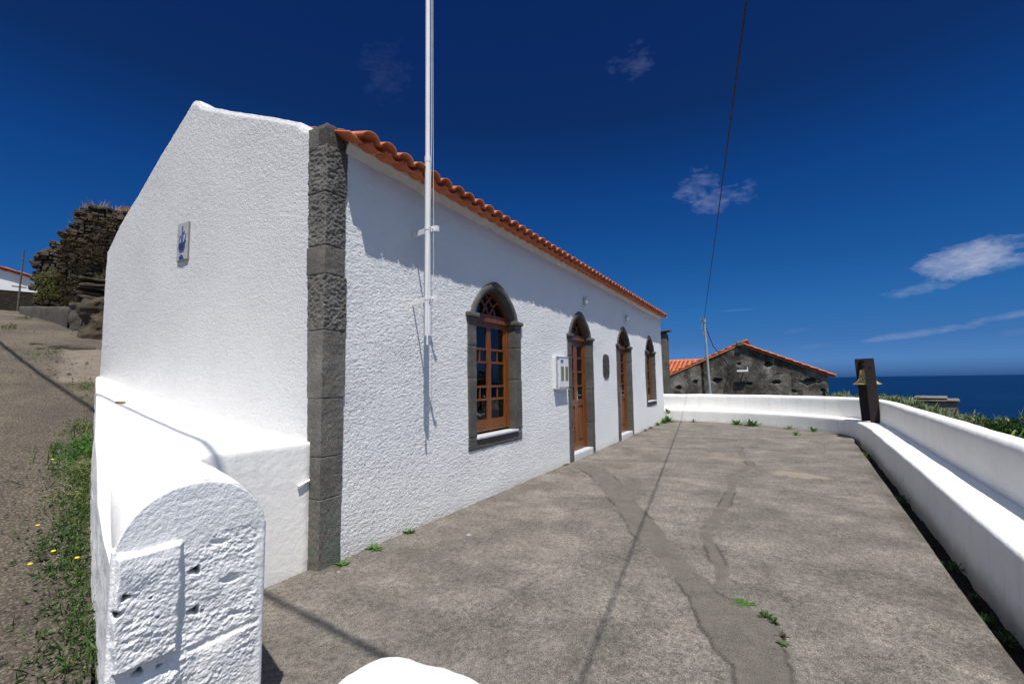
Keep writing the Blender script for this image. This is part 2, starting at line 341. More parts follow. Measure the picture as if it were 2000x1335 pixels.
M['ink'] = simple('cobalt_glaze', (.05, .075, .22), .3, 0, .6, 90)
M['glaze'] = simple('white_glaze', (.44, .44, .42), .3, 0, .22, 30)
M['joint'] = simple('tile_joint', (.20, .19, .17), .8)

# ------------------------------------------------------------------ mesh helpers
def tag(o, label=None, cat=None, group=None, kind=None):
    if label: o['label'] = label
    if cat: o['category'] = cat
    if group: o['group'] = group
    if kind: o['kind'] = kind
    return o
def empty(name, label, cat, loc=(0, 0, 0), group=None):
    o = bpy.data.objects.new(name, None); COL.objects.link(o); o.location = loc; o.empty_display_size = .2
    return tag(o, label, cat, group)
def raw_mesh(name, V, Fq, mats, parent=None, smooth=True, mi=None, attrs=None):
    V = np.asarray(V, np.float32); Fq = [np.asarray(f, np.int32) for f in (Fq if isinstance(Fq, list) else [Fq])]
    me = bpy.data.meshes.new(name); me.vertices.add(len(V)); 
    if parent is not None:
        V = V-np.array(parent_world(parent), np.float32)
    me.vertices.foreach_set('co', V.ravel())
    tot = np.concatenate([np.full(len(f), f.shape[1], np.int32) for f in Fq]); idx = np.concatenate([f.ravel() for f in Fq])
    me.loops.add(len(idx)); me.loops.foreach_set('vertex_index', idx)
    me.polygons.add(len(tot)); st = np.zeros(len(tot), np.int32); st[1:] = np.cumsum(tot)[:-1]
    me.polygons.foreach_set('loop_start', st)
    try: me.polygons.foreach_set('loop_total', tot)
    except Exception: pass
    for m in (mats if isinstance(mats, (list, tuple)) else [mats]): me.materials.append(m)
    if mi is not None: me.polygons.foreach_set('material_index', np.asarray(mi, np.int32))
    me.polygons.foreach_set('use_smooth', np.full(len(tot), smooth, bool))
    me.update(calc_edges=True); me.validate()
    for k, v in (attrs or {}).items():
        a = me.attributes.new(k, 'FLOAT', 'POINT'); a.data.foreach_set('value', np.asarray(v, np.float32).ravel())
    o = bpy.data.objects.new(name, me); COL.objects.link(o)
    if parent is not None: o.parent = parent
    return o
def parent_world(p):
    l = np.array(p.location, float)
    while p.parent is not None: p = p.parent; l = l+np.array(p.location, float)
    return l
def grid_faces(R, C, keep=None, flip=False, off=0):
    i = np.arange(R-1)[:, None]*C+np.arange(C-1)[None, :]
    f = np.stack([i, i+1, i+C+1, i+C], -1)
    if flip: f = f[..., ::-1]
    f = f.reshape(-1, 4)
    if keep is not None: f = f[keep.ravel()]
    return f+off
def grid_mesh(name, G, mat, parent=None, keep=None, flip=False, attrs=None, smooth=True):
    R, C = G.shape[:2]
    return raw_mesh(name, G.reshape(-1, 3), grid_faces(R, C, keep, flip), mat, parent, smooth, attrs=attrs)
class MB:
    def __init__(s): s.v = []; s.f = {3: [], 4: []}; s.m = {3: [], 4: []}; s.n = 0
    def add(s, V, Fc, m=0):
        V = np.asarray(V, float).reshape(-1, 3); s.v.append(V)
        for f in (Fc if isinstance(Fc, list) and len(Fc) and isinstance(Fc[0], np.ndarray) and Fc[0].ndim == 2 else [np.asarray(Fc)]):
            k = f.shape[1]; s.f[k].append(f+s.n); s.m[k].append(np.full(len(f), m))
        s.n += len(V); return s
    def box(s, x0, x1, y0, y1, z0, z1, m=0, Mx=None):
        V = np.array([[x, y, z] for z in (z0, z1) for y in (y0, y1) for x in (x0, x1)], float)
        if Mx is not None: V = V@Mx[:3, :3].T+Mx[:3, 3]
        return s.add(V, [[0, 2, 3, 1], [4, 5, 7, 6], [0, 1, 5, 4], [2, 6, 7, 3], [0, 4, 6, 2], [1, 3, 7, 5]], m)
    def bar(s, p0, p1, w, h, up=(0, 0, 1), m=0):
        p0, p1 = np.array(p0, float), np.array(p1, float); d = p1-p0; d /= np.linalg.norm(d); up = np.array(up, float)
        a = np.cross(d, up); a /= np.linalg.norm(a)+1e-9; b = np.cross(a, d)
        V = [p+a*w/2*i+b*h/2*j for p in (p0, p1) for i, j in ((-1, -1), (1, -1), (1, 1), (-1, 1))]
        return s.add(V, [[0, 1, 2, 3], [7, 6, 5, 4], [0, 4, 5, 1], [1, 5, 6, 2], [2, 6, 7, 3], [3, 7, 4, 0]], m)
    def tube(s, pts, r, seg=10, m=0, caps=True):
        pts = np.array(pts, float); n = len(pts); r = np.broadcast_to(np.asarray(r, float), (n,))
        T = np.gradient(pts, axis=0); T /= np.linalg.norm(T, axis=1)[:, None]+1e-12
        ref = np.array([0, 0, 1.]) if abs(T[0, 2]) < .9 else np.array([1., 0, 0]); V = []
        for i in range(n):
            a = np.cross(T[i], ref); a /= np.linalg.norm(a); b = np.cross(T[i], a)
            th = np.arange(seg)/seg*2*PI; V.append(pts[i]+r[i]*(np.cos(th)[:, None]*a+np.sin(th)[:, None]*b))
        V = np.concatenate(V); fs = [[i*seg+j, i*seg+(j+1) % seg, (i+1)*seg+(j+1) % seg, (i+1)*seg+j] for i in range(n-1) for j in range(seg)]
        s.add(V, fs, m)
        if caps:
            for i, sgn in ((0, 1), (n-1, -1)):
                V = np.concatenate([pts[i][None], pts[i]+(s.v[-1][i*seg:(i+1)*seg]-pts[i])*1.0]) if s.v[-1].shape[0] == n*seg else None
                if V is None: V = np.concatenate([pts[i][None], s.v[-2][i*seg:(i+1)*seg]])
                fc = [[0, 1+(j+1) % seg, 1+j] if sgn > 0 else [0, 1+j, 1+(j+1) % seg] for j in range(seg)]
                s.add(V, fc, m)
        return s
    def lathe(s, prof, c=(0, 0, 0), seg=24, m=0):
        th = np.arange(seg)/seg*2*PI; V = np.array([[r*math.cos(t)+c[0], r*math.sin(t)+c[1], z+c[2]] for r, z in prof for t in th])
        return s.add(V, [[i*seg+j, i*seg+(j+1) % seg, (i+1)*seg+(j+1) % seg, (i+1)*seg+j] for i in range(len(prof)-1) for j in range(seg)], m)
    def build(s, name, mats, parent=None, smooth=False, bevel=0):
        fl = [np.concatenate(s.f[k]) for k in (3, 4) if s.f[k]]; mi = np.concatenate([np.concatenate(s.m[k]) for k in (3, 4) if s.f[k]])
        o = raw_mesh(name, np.concatenate(s.v), fl, mats, parent, smooth, mi)
        if bevel:
            b = o.modifiers.new('bevel', 'BEVEL'); b.width = bevel; b.segments = 2; b.limit_method = 'ANGLE'
        return o
def rock(mb, x0, x1, y0, y1, z0, z1, step=.02, r=.012, amp=.006, sc=14, seed=0, m=0, fn=None, Mx=None, skip=()):
    """rounded, roughened stone block made of six fine grids"""
    lo = np.array([x0, y0, z0], float); hi = np.array([x1, y1, z1], float); r = min(r, *( (hi-lo)*.45))
    for ax in range(3):
        for sg in (0, 1):
            if (ax, sg) in skip: continue
            u, v = [k for k in range(3) if k != ax]
            nu = max(2, int((hi[u]-lo[u])/step)+2); nv = max(2, int((hi[v]-lo[v])/step)+2)
            def ls(a, b, n):
                t = np.linspace(0, 1, n); e = np.array([a, a+r*.25, a+r*.6]); return np.unique(np.concatenate([a+(b-a)*t, e, (a+b)-e]))
            U = ls(lo[u], hi[u], nu); V_ = ls(lo[v], hi[v], nv)
            P = np.zeros((len(U), len(V_), 3)); P[..., u] = U[:, None]; P[..., v] = V_[None]; P[..., ax] = hi[ax] if sg else lo[ax]
            inner = np.clip(P, lo+r, hi-r); d = P-inner; n = d/(np.linalg.norm(d, axis=-1, keepdims=True)+1e-9)
            Q = inner+n*r
            Q = Q+n*(amp*fbm(Q, sc, 4, seed)[..., None]) + .5*amp*np.stack([fbm(Q, sc*.35, 2, seed+9), fbm(Q, sc*.35, 2, seed+19), fbm(Q, sc*.35, 2, seed+29)], -1)
            if fn: Q = fn(Q)
            if Mx is not None: Q = Q@Mx[:3, :3].T+Mx[:3, 3]
            mb.add(Q.reshape(-1, 3), grid_faces(Q.shape[0], Q.shape[1], flip=((sg == 1) == (ax == 1))), m)
    return mb
def resample(P, step):
    P = np.array(P, float); 
    for _ in range(3):  # chaikin smoothing, ends kept
        Q = [P[0]]
        for a, b in zip(P[:-1], P[1:]): Q += [a*.75+b*.25, a*.25+b*.75]
        Q.append(P[-1]); P = np.array(Q)
    L = np.concatenate([[0], np.cumsum(np.linalg.norm(np.diff(P, axis=0), axis=1))]); t = np.linspace(0, L[-1], int(L[-1]/step)+2)
    return np.stack([np.interp(t, L, P[:, k]) for k in range(P.shape[1])], -1)

# ------------------------------------------------------------------ terrain
U3 = np.array([.3141, .9494]); N3 = np.array([.9494, -.3141])      # along the road (uphill), and to its right
def sn(x, y): return x*U3[0]+y*U3[1], x*N3[0]+y*N3[1]
def xy(s, n): return s*U3[0]+n*N3[0], s*U3[1]+n*N3[1]
ZR = np.array([(-60, -6), (-20, -1.2), (-5, -.1), (0, 0), (2, .28), (4, .68), (6, 1.1), (8.3, 1.60), (11.4, 2.36), (14, 2.90), (18, 3.58), (25, 4.42), (32, 4.95), (45, 5.4), (90, 6.2), (400, 9)], float)
def zroad(s): return np.interp(s, ZR[:, 0], ZR[:, 1])
def ground_z(x, y):
    s, n = sn(x, y)
    up = zroad(s)-.18; n0 = .25+np.maximum(0, s-8.3)*2.0; w = sstep(n, n0, n0+.8+np.maximum(0, s-8.3)*.6)
    e = np.maximum(0, x-19); d = np.maximum(0, -y-2.6)
    dn = -.42-.03*e-.30*d-.12*np.maximum(0, e-20)-.2*np.maximum(0, d-30)*.5
    z = up*(1-w)+dn*w
    z = np.where(y < -2.6, np.minimum(z, dn+0*x), z)
    z = z-.10*np.maximum(0, -x-60)
    return np.maximum(z, -262)
ax = np.concatenate([-np.geomspace(3000, 12, 46), np.linspace(-11.5, 42, 180), np.geomspace(43, 3000, 46)])
ay = np.concatenate([-np.geomspace(3000, 16, 60), np.linspace(-15.5, 40, 180), np.geomspace(41, 3000, 40)])
X, Y = np.meshgrid(ax, ay); Z = ground_z(X, Y); PP = np.stack([X, Y, Z*0], -1)
Z = Z+fbm(PP, .5, 4, 3)*.06*sstep(np.hypot(X, Y), 14, 30)*2
tag(grid_mesh('ground', np.stack([X, Y, Z], -1), M['ground']), kind='structure')
mb = MB(); R = 160000.; mb.add([[-R, -R, -255], [R, -R, -255], [R, R, -255], [-R, R, -255]], [[0, 1, 2, 3]]); tag(mb.build('sea', M['sea']), kind='structure')

# road sheet
ss = np.concatenate([np.linspace(-6, 1, 40), np.linspace(1.03, 9, 330), np.linspace(9.05, 34, 280)]); tt = np.linspace(0, 1, 170)
S, T = np.meshgrid(ss, tt, indexing='ij')
nr = np.where(S < 8.25, .04, np.clip((.9494*S-7.88)/.3141, .03, 3.2)); nl = -9.
Nn = nl+(nr-nl)*(T**.6)
x, y = xy(S, Nn); P = np.stack([x, y, x*0], -1)
z = zroad(S)+fbm(P, .7, 3, 5)*.05+fbm(P, 7, 3, 6)*.012 + .06*sstep(Nn, -.5, 0)*0
z += .05*sstep(-Nn, 3.5, 7)
dust = np.clip(sstep(-Nn, .55+.10*(9-np.minimum(S, 9)), 2.4)*.8*(1-.75*sstep(-S, -4.2, -1.5))+.5*fbm(P, 1.1, 3, 8)-.1, 0, 1)
path = sstep(Nn+.08*fbm(P, 5, 3, 4), -.42, -.32)*sstep(S, 8.2, 8.4)*(1-sstep(S+.2*fbm(P, 3, 2, 2), 10.6, 10.8))
tag(grid_mesh('road', np.stack([x, y, z], -1), M['road'], attrs={'dust': dust, 'path': path}, flip=True), kind='structure')

# ------------------------------------------------------------------ terrace slab
BF = [(18.0, 4.6), (17.75, 3.4), (17.35, 1.65), (16.65, .1), (15.65, -1.17), (14.95, -1.67), (13.74, -1.90), (10.7, -1.72), (6.64, -1.47), (5.03, -1.36), (4.07, -1.30), (2.5, -1.24), (0, -1.15), (-2.5, -1.08)]
BFs = resample(BF, .05)
YF = 3.36                                                          # plane of the facade
i0 = np.argmin(np.abs(BFs[:, 0]-17.0)+np.abs(BFs[:, 1]-1.0)*.01)
xs_ = BFs[:, 0][::-1]; ys_ = BFs[:, 1][::-1]; mono = np.maximum.accumulate(xs_)
PATCH = [(8.017, 3.387), (7.314, 2.683), (6.655, 2.326), (5.678, 1.76), (4.66, 1.272), (4.325, 1.022), (3.86, 0.741), (3.557, 0.583), (3.168, 0.452), (2.97, 0.359), (2.836, 0.257), (2.689, 0.225), (1.895, 0.181), (2.006, -0.023), (2.822, -0.025), (2.984, -0.02), (3.154, 0.012), (3.33, 0.021), (3.498, 0.089), (3.625, 0.244), (3.734, 0.415), (3.89, 0.483), (4.002, 0.57), (4.225, 0.7), (4.609, 0.895), (5.1, 1.114), (5.703, 1.45), (6.818, 1.986), (7.977, 2.636), (8.116, 3.172)]
BR = [(3.769, 0.436), (4.115, 0.458), (4.435, 0.541), (4.743, 0.631), (5.002, 0.695), (5.629, 0.667), (6.24, 0.621), (7.136, 0.594), (7.738, 0.624), (8.015, 0.731), (8.647, 0.548), (9.229, 0.4), (10.225, 0.606), (11.726, 0.736),
      (11.775, 0.623), (10.277, 0.49), (9.284, 0.28), (8.515, 0.427), (8.089, 0.575), (7.797, 0.502), (7.19, 0.482), (6.305, 0.488), (5.646, 0.548), (5.006, 0.587), (4.839, 0.534), (4.528, 0.438), (4.196, 0.366), (3.812, 0.353)]
SMEAR = [(8.67, 0.097), (8.963, -0.126), (8.849, -0.478), (8.57, -0.788), (8.35, -0.575), (8.448, -0.183)]
gx = [-2.0]
while gx[-1] < 17.9: gx.append(gx[-1]+(.03 if gx[-1] < 1.6 else min(.07, .006+.0042*gx[-1])))
gx = np.array(gx); ye = np.interp(gx, mono, ys_)+.20*(1-sstep(gx, 13.2, 14.6))
tv = np.linspace(0, 1, 330)
Xg, Tg = np.meshgrid(gx, tv, indexing='ij'); Yt = YF+.08+np.where(gx > 17.1, .6*(gx-17.1)/.8, 0)
Yg = ye[:, None]*(1-Tg)+Yt[:, None]*Tg
P = np.stack([Xg, Yg, Xg*0], -1)
wx = Xg+.022*fbm(P, 11, 5, 31, .7)*2; wy = Yg+.014*fbm(P, 11, 5, 32, .7)*2
patch = (inside(wx, wy, PATCH) | inside(wx, wy, BR)).astype(float)
pale = inside(Xg+.2*fbm(P, 5, 3, 33), Yg+.14*fbm(P, 6, 3, 34), SMEAR).astype(float)*.75
pale = np.maximum(pale, .45*sstep(fbm(np.stack([Xg*.7, Yg*1.0, Xg*0], -1), 1.3, 5, 35)*1.0, .42, .62)*sstep(Xg, 3, 5))
def cracks(pts, w=.008, j=.03, seed=1):
    pts = np.array(pts, float); d = np.full(Xg.shape, 9.); qx = Xg+j*fbm(P, 6, 4, seed)*2; qy = Yg+j*fbm(P, 6, 4, seed+7)*2
    for a, b in zip(pts[:-1], pts[1:]):
        ab = b-a; t = np.clip(((qx-a[0])*ab[0]+(qy-a[1])*ab[1])/(ab@ab), 0, 1); d = np.minimum(d, np.hypot(qx-a[0]-t*ab[0], qy-a[1]-t*ab[1]))
    return 1-sstep(d, w*.5, w*1.4)
crack = cracks(PATCH[10:1:-1], .008, .0, 1)*0
edge = np.abs(np.gradient(patch, axis=0))+np.abs(np.gradient(patch, axis=1))
crack = np.clip(edge*1.1, 0, 1)*sstep(fbm(P, 2.2, 3, 41), 0, .4)*.7
crack = np.maximum(crack, cracks([(8.8, .9), (8.3, 1.6), (7.9, 1.7)], .009, .05, 43)*.7)
crack = np.maximum(crack, cracks([(2.3, 1.3), (2.75, 1.7), (3.5, 1.6)], .005, .05, 47)*.5)
crack = np.maximum(crack, cracks([(5.6, 1.9), (5.0, 2.3), (4.7, 2.9)], .005, .06, 49)*.45)
crack = np.maximum(crack, cracks([(4.3, -.3), (3.5, -.6), (2.9, -.5)], .005, .06, 51)*.35)
dark_edge = .55*(1-sstep(Yg-ye[:, None], .02, .22+.1*fbm(P, 3, 3, 52)))*sstep(fbm(P, 2, 3, 53), -.6, .4)  # slab darkens along its gutter edge and the facade foot
dark_edge = np.maximum(dark_edge, .35*(1-sstep(Yt[:, None]-.08-Yg, .02, .25))*sstep(fbm(P, 2.5, 4, 57), -.2, .5)*sstep(Xg, 3.2, 5))
Zg = fbm(P, 1.2, 3, 61)*.012+fbm(P, 30, 3, 62)*.0022*(1-patch*.7)+patch*.003-crack*.006+.02*sstep(Xg, 9, 16)
rim = (1-sstep(Yg-ye[:, None], 0, .025)); Zg = Zg-rim*.012
Gt = np.stack([Xg, Yg, Zg], -1); side = Gt[:, :1].copy(); side[..., 2] = -.35
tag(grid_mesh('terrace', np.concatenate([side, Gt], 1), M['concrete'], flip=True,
    attrs={k: np.concatenate([v[:, :1], v], 1) for k, v in dict(patch=patch, crack=crack, pale=pale, dark_edge=dark_edge).items()}), kind='structure')
# soil in the gutter between slab and bench, near-black to carry the shade strip
q = BFs[BFs[:, 0] < 15.2]; tn = np.gradient(q, axis=0); tn /= np.linalg.norm(tn, axis=1)[:, None]; nr_ = np.stack([-tn[:, 1], tn[:, 0]], -1)
inner = q+np.where((nr_[:, 1] > 0)[:, None], nr_, -nr_)*.30; outer = q-np.where((nr_[:, 1] > 0)[:, None], nr_, -nr_)*.08
tq = np.linspace(0, 1, 14)[:, None, None]; Q = outer[None]*(1-tq)+inner[None]*tq; zz = -.17+.035*fbm(np.concatenate([Q, Q[..., :1]*0], -1), 6, 3, 71)
tag(grid_mesh('gutter_soil_and_shade', np.concatenate([Q, zz[..., None]], -1), M['soil_and_shade']), kind='structure')

# ------------------------------------------------------------------ white house
house = empty('white_house', 'long white roughcast house with orange tile eaves and dark stone corner', 'house', (2.64, YF, 0))
XE = 17.12; YB = 7.87; EZ = 3.86
OPEN = [('window', 5.53, .79), ('door', 8.88, .06), ('door', 12.12, .07), ('window', 15.20, .83)]
HW_O, HW_I, ZC = .715, .53, 2.45
def archz(t, h): return h*(np.clip(1-np.abs(t)**1.55, 0, 1))**.65
fx = [2.78]
while fx[-1] < XE: fx.append(fx[-1]+min(.05, .0032*math.hypot(fx[-1], 3.4)))
fx[-1] = XE; fx = np.array(fx); fz = np.linspace(-.06, EZ, 370)
Xf, Zf = np.meshgrid(fx, fz, indexing='ij'); P = np.stack([Xf, Xf*0+YF, Zf], -1)
def rough_disp(P, seed):
    a = fbm(P, 62, 2, seed, .6); b = fbm(P, 19, 2, seed+5)
    return .0029*np.clip(a*2.4, -1, 1)+.0012*b+.012*fbm(P, 1.1, 2, seed+3)
fade = sstep(Xf, 2.78, 2.84)
Yf = YF-rough_disp(P, 101)*fade
near_base = 1-sstep(Zf, .0, .05)
keep = np.ones((len(fx)-1, len(fz)-1), bool); xc = (fx[:-1]+fx[1:])/2; zc = (fz[:-1]+fz[1:])/2; XC, ZCc = np.meshgrid(xc, zc, indexing='ij')
for kind, cx, zb in OPEN:
    zlow = zb-.12 if kind == 'window' else -.1
    keep &= ~((np.abs(XC-cx) < HW_O-.04) & (ZCc > zlow) & (ZCc < 2.40))
    keep &= ~((np.abs(XC-cx) < .60) & (ZCc >= 2.39) & (ZCc < ZC+archz((XC-cx)/.635, .50)-.03))
fac = grid_mesh('wall', np.stack([Xf, Yf, Zf], -1), M['roughcast'], house, keep)
# gable
GT = np.array([(3.40, 3.86), (3.57, 3.93), (3.72, 3.99), (3.80, 4.06), (3.95, 4.12), (4.45, 4.325), (5.46, 4.735), (5.60, 4.80), (5.68, 4.885), (5.75, 4.915), (5.82, 4.90), (5.90, 4.84), (6.10, 4.70), (6.74, 4.275), (7.54, 3.735), (7.88, 3.43)])
gy = np.concatenate([np.arange(3.50, 5.6, .0125), np.arange(5.606, 6.0, .01), np.arange(6.008, YB+.01, .016)]); gv = np.linspace(0, 1, 300)
Yq, Vq = np.meshgrid(gy, gv, indexing='ij'); top = np.interp(gy, GT[:, 0], GT[:, 1])+.012*fbm(np.stack([gy, gy*0, gy*0], -1), 4, 3, 7)
Zq = .6*(1-Vq)+top[:, None]*Vq; Yq = Yq+(1-sstep(Yq, 3.50, 3.9))*(.032*Zq-.05); P = np.stack([Yq*0+2.64, Yq, Zq], -1)
rnd = sstep(Vq, .985, 1)*.02
Xq = 2.64-rough_disp(P, 201)*.8+rnd
G = np.stack([Xq, Yq, Zq], -1)
cap = [G]
for k, (dx, dz) in enumerate(((.03, .012), (.12, .018), (.24, .01), (.27, -.05))):
    c = G[:, -1:].copy(); c[..., 0] += dx; c[..., 2] += dz; cap.append(c)
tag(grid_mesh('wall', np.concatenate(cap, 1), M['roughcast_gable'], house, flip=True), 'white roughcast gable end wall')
# far gable, rear wall, ceiling and floor of the room
mb = MB(); mb.box(XE-.25, XE-.02, YF+.05, YB, -.2, 3.80); mb.box(2.70, XE, YB-.25, YB, .4, 3.55); mb.box(2.70, 2.9, YF+.2, YB-.3, .0, 3.80)
mb.add([[XE-.02, YF+.05, 3.7], [XE-.02, YB, 3.4], [XE-.02, 5.7, 4.6]], [[0, 1, 2]])
mb.box(17.08, 17.14, YF+.008, YF+.06, -.1, 3.8); mb.build('rear_wall', M['white_far'], house)
mb = MB(); mb.box(2.9, XE-.25, 5.2, 5.3, 0, 3.6); mb.box(2.9, XE-.25, YF+.3, 5.2, .02, .04); mb.box(2.9, XE-.25, YF+.25, 5.25, 3.55, 3.6); mb.build('interior', M['room'], house)
mb = MB()
for kind, cx, zb in OPEN[:1]:
    n = 40; xx = np.linspace(cx-.45, cx+.45, n); yy = 3.80+.02*np.sin(xx*60)
    V = [[a, b, z] for z in (.85, 1.35) for a, b in zip(xx, yy)]; mb.add(V, [[i, i+1, n+i+1, n+i] for i in range(n-1)])
mb.build('reflection_sheet', M['reflection_sheet'], house, True)  # pale sheet added behind the lower pane as the parapet's reflection
# roof slopes with barrel tiles
def roof_tiles(name, p0, du, dv, nu, nv, pitch, rowlen, mat, parent, seg=7, lift=.035, seed=0, rad=.42):
    """covers and channels; p0 eave start, du along eave, dv up slope"""
    du = np.array(du, float); dv = np.array(dv, float); nn = np.cross(du, dv); nn /= np.linalg.norm(nn); mb = MB(); rg = np.random.default_rng(seed)
    for j in range(nv):
        for i in range(nu):
            for ch in (0, 1):
                c0 = np.array(p0)+du*(pitch*(i+.5*ch)+rg.uniform(-.008, .008))+dv*(j*rowlen-(.006 if ch else .012)+rg.uniform(-.006, .006)); r0, r1 = pitch*.475, pitch*.40
                th = np.linspace(0, PI, seg+1); L = rowlen*1.16; V = []
                if ch: r0, r1 = pitch*.44, pitch*.50   # channel wider at top
                for e, r in ((0, r0), (1, r1)):
                    for t in (1., .86):
                        for a in th:
                            s = -1 if ch else 1
                            V.append(c0+dv*(L*e)+du*(r*t*math.cos(a))+nn*(s*r*t*math.sin(a)*(.50 if ch else .74)+(.016 if ch else .022)+lift*(1-e)*.8+.02))
                V = np.array(V); k = seg+1; fs = []
                for a in range(seg):
                    fs += [[a, a+1, 2*k+a+1, 2*k+a], [k+a+1, k+a, 3*k+a, 3*k+a+1], [a+1, a, k+a, k+a+1]]
                fs += [[0, 2*k, 3*k, k], [seg, k+seg, 3*k+seg, 2*k+seg]]
                mb.add(V, fs)
    return mb.build(name, mat, parent, True)
sl = np.array([0, 2.42, .86]); sl /= np.linalg.norm(sl)
roof_tiles('roof', (2.90, 3.122, 3.717), (1, 0, 0), tuple(sl), 62, 7, .2285, .40, M['tile'], house, seed=3)
mb = MB()   # rear slope, underlay, ridge cap and the tile edge over the stone corner
mb.add([[2.85, 5.68, 4.66], [XE+.1, 5.68, 4.66], [XE+.1, 8.05, 3.10], [2.85, 8.05, 3.10]], [[0, 1, 2, 3]])
mb.add([[2.86, 3.30, 3.79], [XE+.1, 3.30, 3.79], [XE+.1, 5.62, 4.56], [2.86, 5.62, 4.56]], [[0, 1, 2, 3]])
mb.build('roof_deck', M['tile'], house)
mb = MB(); xx = np.arange(2.86, XE, .4)
for a in xx: mb.tube([[a, 5.64, 4.66], [a+.44, 5.64, 4.675]], [.105, .09], 12)
mb.build('ridge_tile', M['tile'], house, True)
mb = MB(); rock(mb, 2.70, 2.86, 3.15, 3.62, 3.775, 3.80, .03, .012, .004, 12, 5, fn=lambda Q: Q+np.stack([Q[..., 0]*0, Q[..., 0]*0, (Q[..., 1]-3.2)*.30+(2.8-Q[..., 0])*.25], -1))
tag(mb.build('verge_tile', M['tile'], house, True), 'flat orange tile over the stone corner')
mb = MB()   # mortar bedding under the eave tiles
Xm = np.arange(2.82, XE, .03); V = []
for k, (yo, zo) in enumerate(((YF-.002, 3.70), (YF-.02, 3.735), (YF-.045, 3.765), (YF-.06, 3.79), (YF-.06, 3.86))):
    wv = .020*np.cos((Xm-2.90)/.2285*2*PI); V.append(np.stack([Xm, yo+0*Xm+.008*fbm(np.stack([Xm, Xm*0+k, Xm*0], -1), 9, 2), zo+(wv if k > 0 else 0*Xm)+.01*fbm(np.stack([Xm, Xm*0+k, Xm*0], -1), 12, 2)], -1))
grid_mesh('eave_mortar', np.array(V), M['roughcast'], house)
# stone corner
J = [-.08, .575, .925, 1.423, 2.014, 2.514, 2.77, 3.257, 3.70, 3.90]
def qfn(Q):
    Q = Q.copy(); w = np.clip((Q[..., 1]-3.38)/.15, 0, 1); Q[..., 1] += w*(.015+.032*Q[..., 2]-.06); return Q
for k in range(len(J)-1):
    z0, z1 = J[k], J[k+1]; mb = MB(); top = k == len(J)-2
    j1, j2, j3 = [random.uniform(-.015, .015) for _ in range(3)]
    rg = random.uniform(.7, 1.3)+(1.5 if k in (4, 6, 7) else 0)
    rock(mb, 2.608+.006*j1+(.012 if top else 0), 2.845+j2, 3.334+.2*abs(j3)+(.012 if top else 0), 3.53+j1*.5, z0+.0012, z1-.0012, .0075 if rg > 1.5 else .0105, .007+.008*(rg > 1.5), .0105 if rg > 1.5 else .0042, 48 if rg > 1.5 else 30, 300+k, fn=qfn)
    mb.build('quoin_stone', M['quoin'], house, True)
mb = MB(); mb.box(2.618, 2.82, 3.347, 3.46, -.1, 3.86); mb.build('quoin_mortar', M['lowwall'], house)

# openings
def surround(mb, kind, cx, zb, seed):
    y0, y1 = YF-.018, YF+.30
    bot = zb-.165 if kind == 'window' else -.05
    joints = [bot if kind == 'door' else zb-.0, 1.2 if kind == 'door' else 1.58, 2.02, 2.345]
    if kind == 'door': joints = [-.05, .62, 1.36, 2.0, 2.345]
    for sgn in (-1, 1):
        zs = [j+random.uniform(-.04, .04) if 0 < i < len(joints)-1 else j for i, j in enumerate(joints)]
        for i, (a, b) in enumerate(zip(zs[:-1], zs[1:])):
            xi, xo = HW_I, HW_O+random.uniform(-.012, .012); xa, xb = sorted((cx+sgn*xi, cx+sgn*xo))
            rock(mb, xa, xb, y0, y1, a+.001, b-.001, .03, .005, .004, 18, seed+i+(20 if sgn > 0 else 0))
        # impost cap: two steps
        xa, xb = sorted((cx+sgn*(HW_I-.035), cx+sgn*(HW_O+.03))); rock(mb, xa, xb, y0-.035, y1, 2.395, 2.455, .03, .01, .003, 18, seed+41)
        xa, xb = sorted((cx+sgn*(HW_I-.012), cx+sgn*(HW_O+.008))); rock(mb, xa, xb, y0-.012, y1, 2.343, 2.397, .03, .014, .003, 18, seed+43)
    if kind == 'window':
        rock(mb, cx-HW_O, cx-HW_I-.005, y0, y1, bot, zb-.003, .03, .008, .004, 18, seed+51); rock(mb, cx-HW_I+.0, cx+HW_O, y0+.002, y1, bot, zb-.035, .03, .008, .004, 18, seed+52)
    # arch ring
    n = 40; th = np.linspace(-1, 1, n*2+1); th = np.sign(th)*(1-(1-np.abs(th))**1.35)
    oz = ZC+archz(th, .52); iz = ZC+archz(th, .405); ox = cx+th*.635; ix = cx+th*.525
    rr = [(ix, iz, y1), (ix, iz, y0+.012), (ix+(ox-ix)*.1, iz+(oz-iz)*.1, y0), (ix+(ox-ix)*.45, iz+(oz-iz)*.45, y0-.004), (ix+(ox-ix)*.9, iz+(oz-iz)*.9, y0), (ox, oz, y0+.012), (ox, oz, y0+.1)]
    V = np.stack([np.stack([a, np.full(len(a), yy), b], -1) for a, b, yy in rr]); nzv = .004*fbm(V, 18, 3, seed+60); V[..., 1] -= nzv; V[..., 2] += nzv
    mb.add(V.reshape(-1, 3), grid_faces(V.shape[0], V.shape[1], flip=False))
def archbar(mb, x0, z0, x1, z1, y, w=.025, d=.03, bow=0.):
    n = 8; t = np.linspace(0, 1, n); px = x0+(x1-x0)*t; pz = z0+(z1-z0)*t; dx, dz = x1-x0, z1-z0; L = math.hypot(dx, dz)
    px = px+(-dz/L)*bow*np.sin(PI*t); pz = pz+(dx/L)*bow*np.sin(PI*t)
    for i in range(n-1): mb.bar((px[i], y, pz[i]), (px[i+1], y, pz[i+1]), d, w, up=(0, 1, 0) if False else (0, 0, 1) if abs(px[i+1]-px[i]) > abs(pz[i+1]-pz[i]) else (1, 0, 0))
WY = 3.49
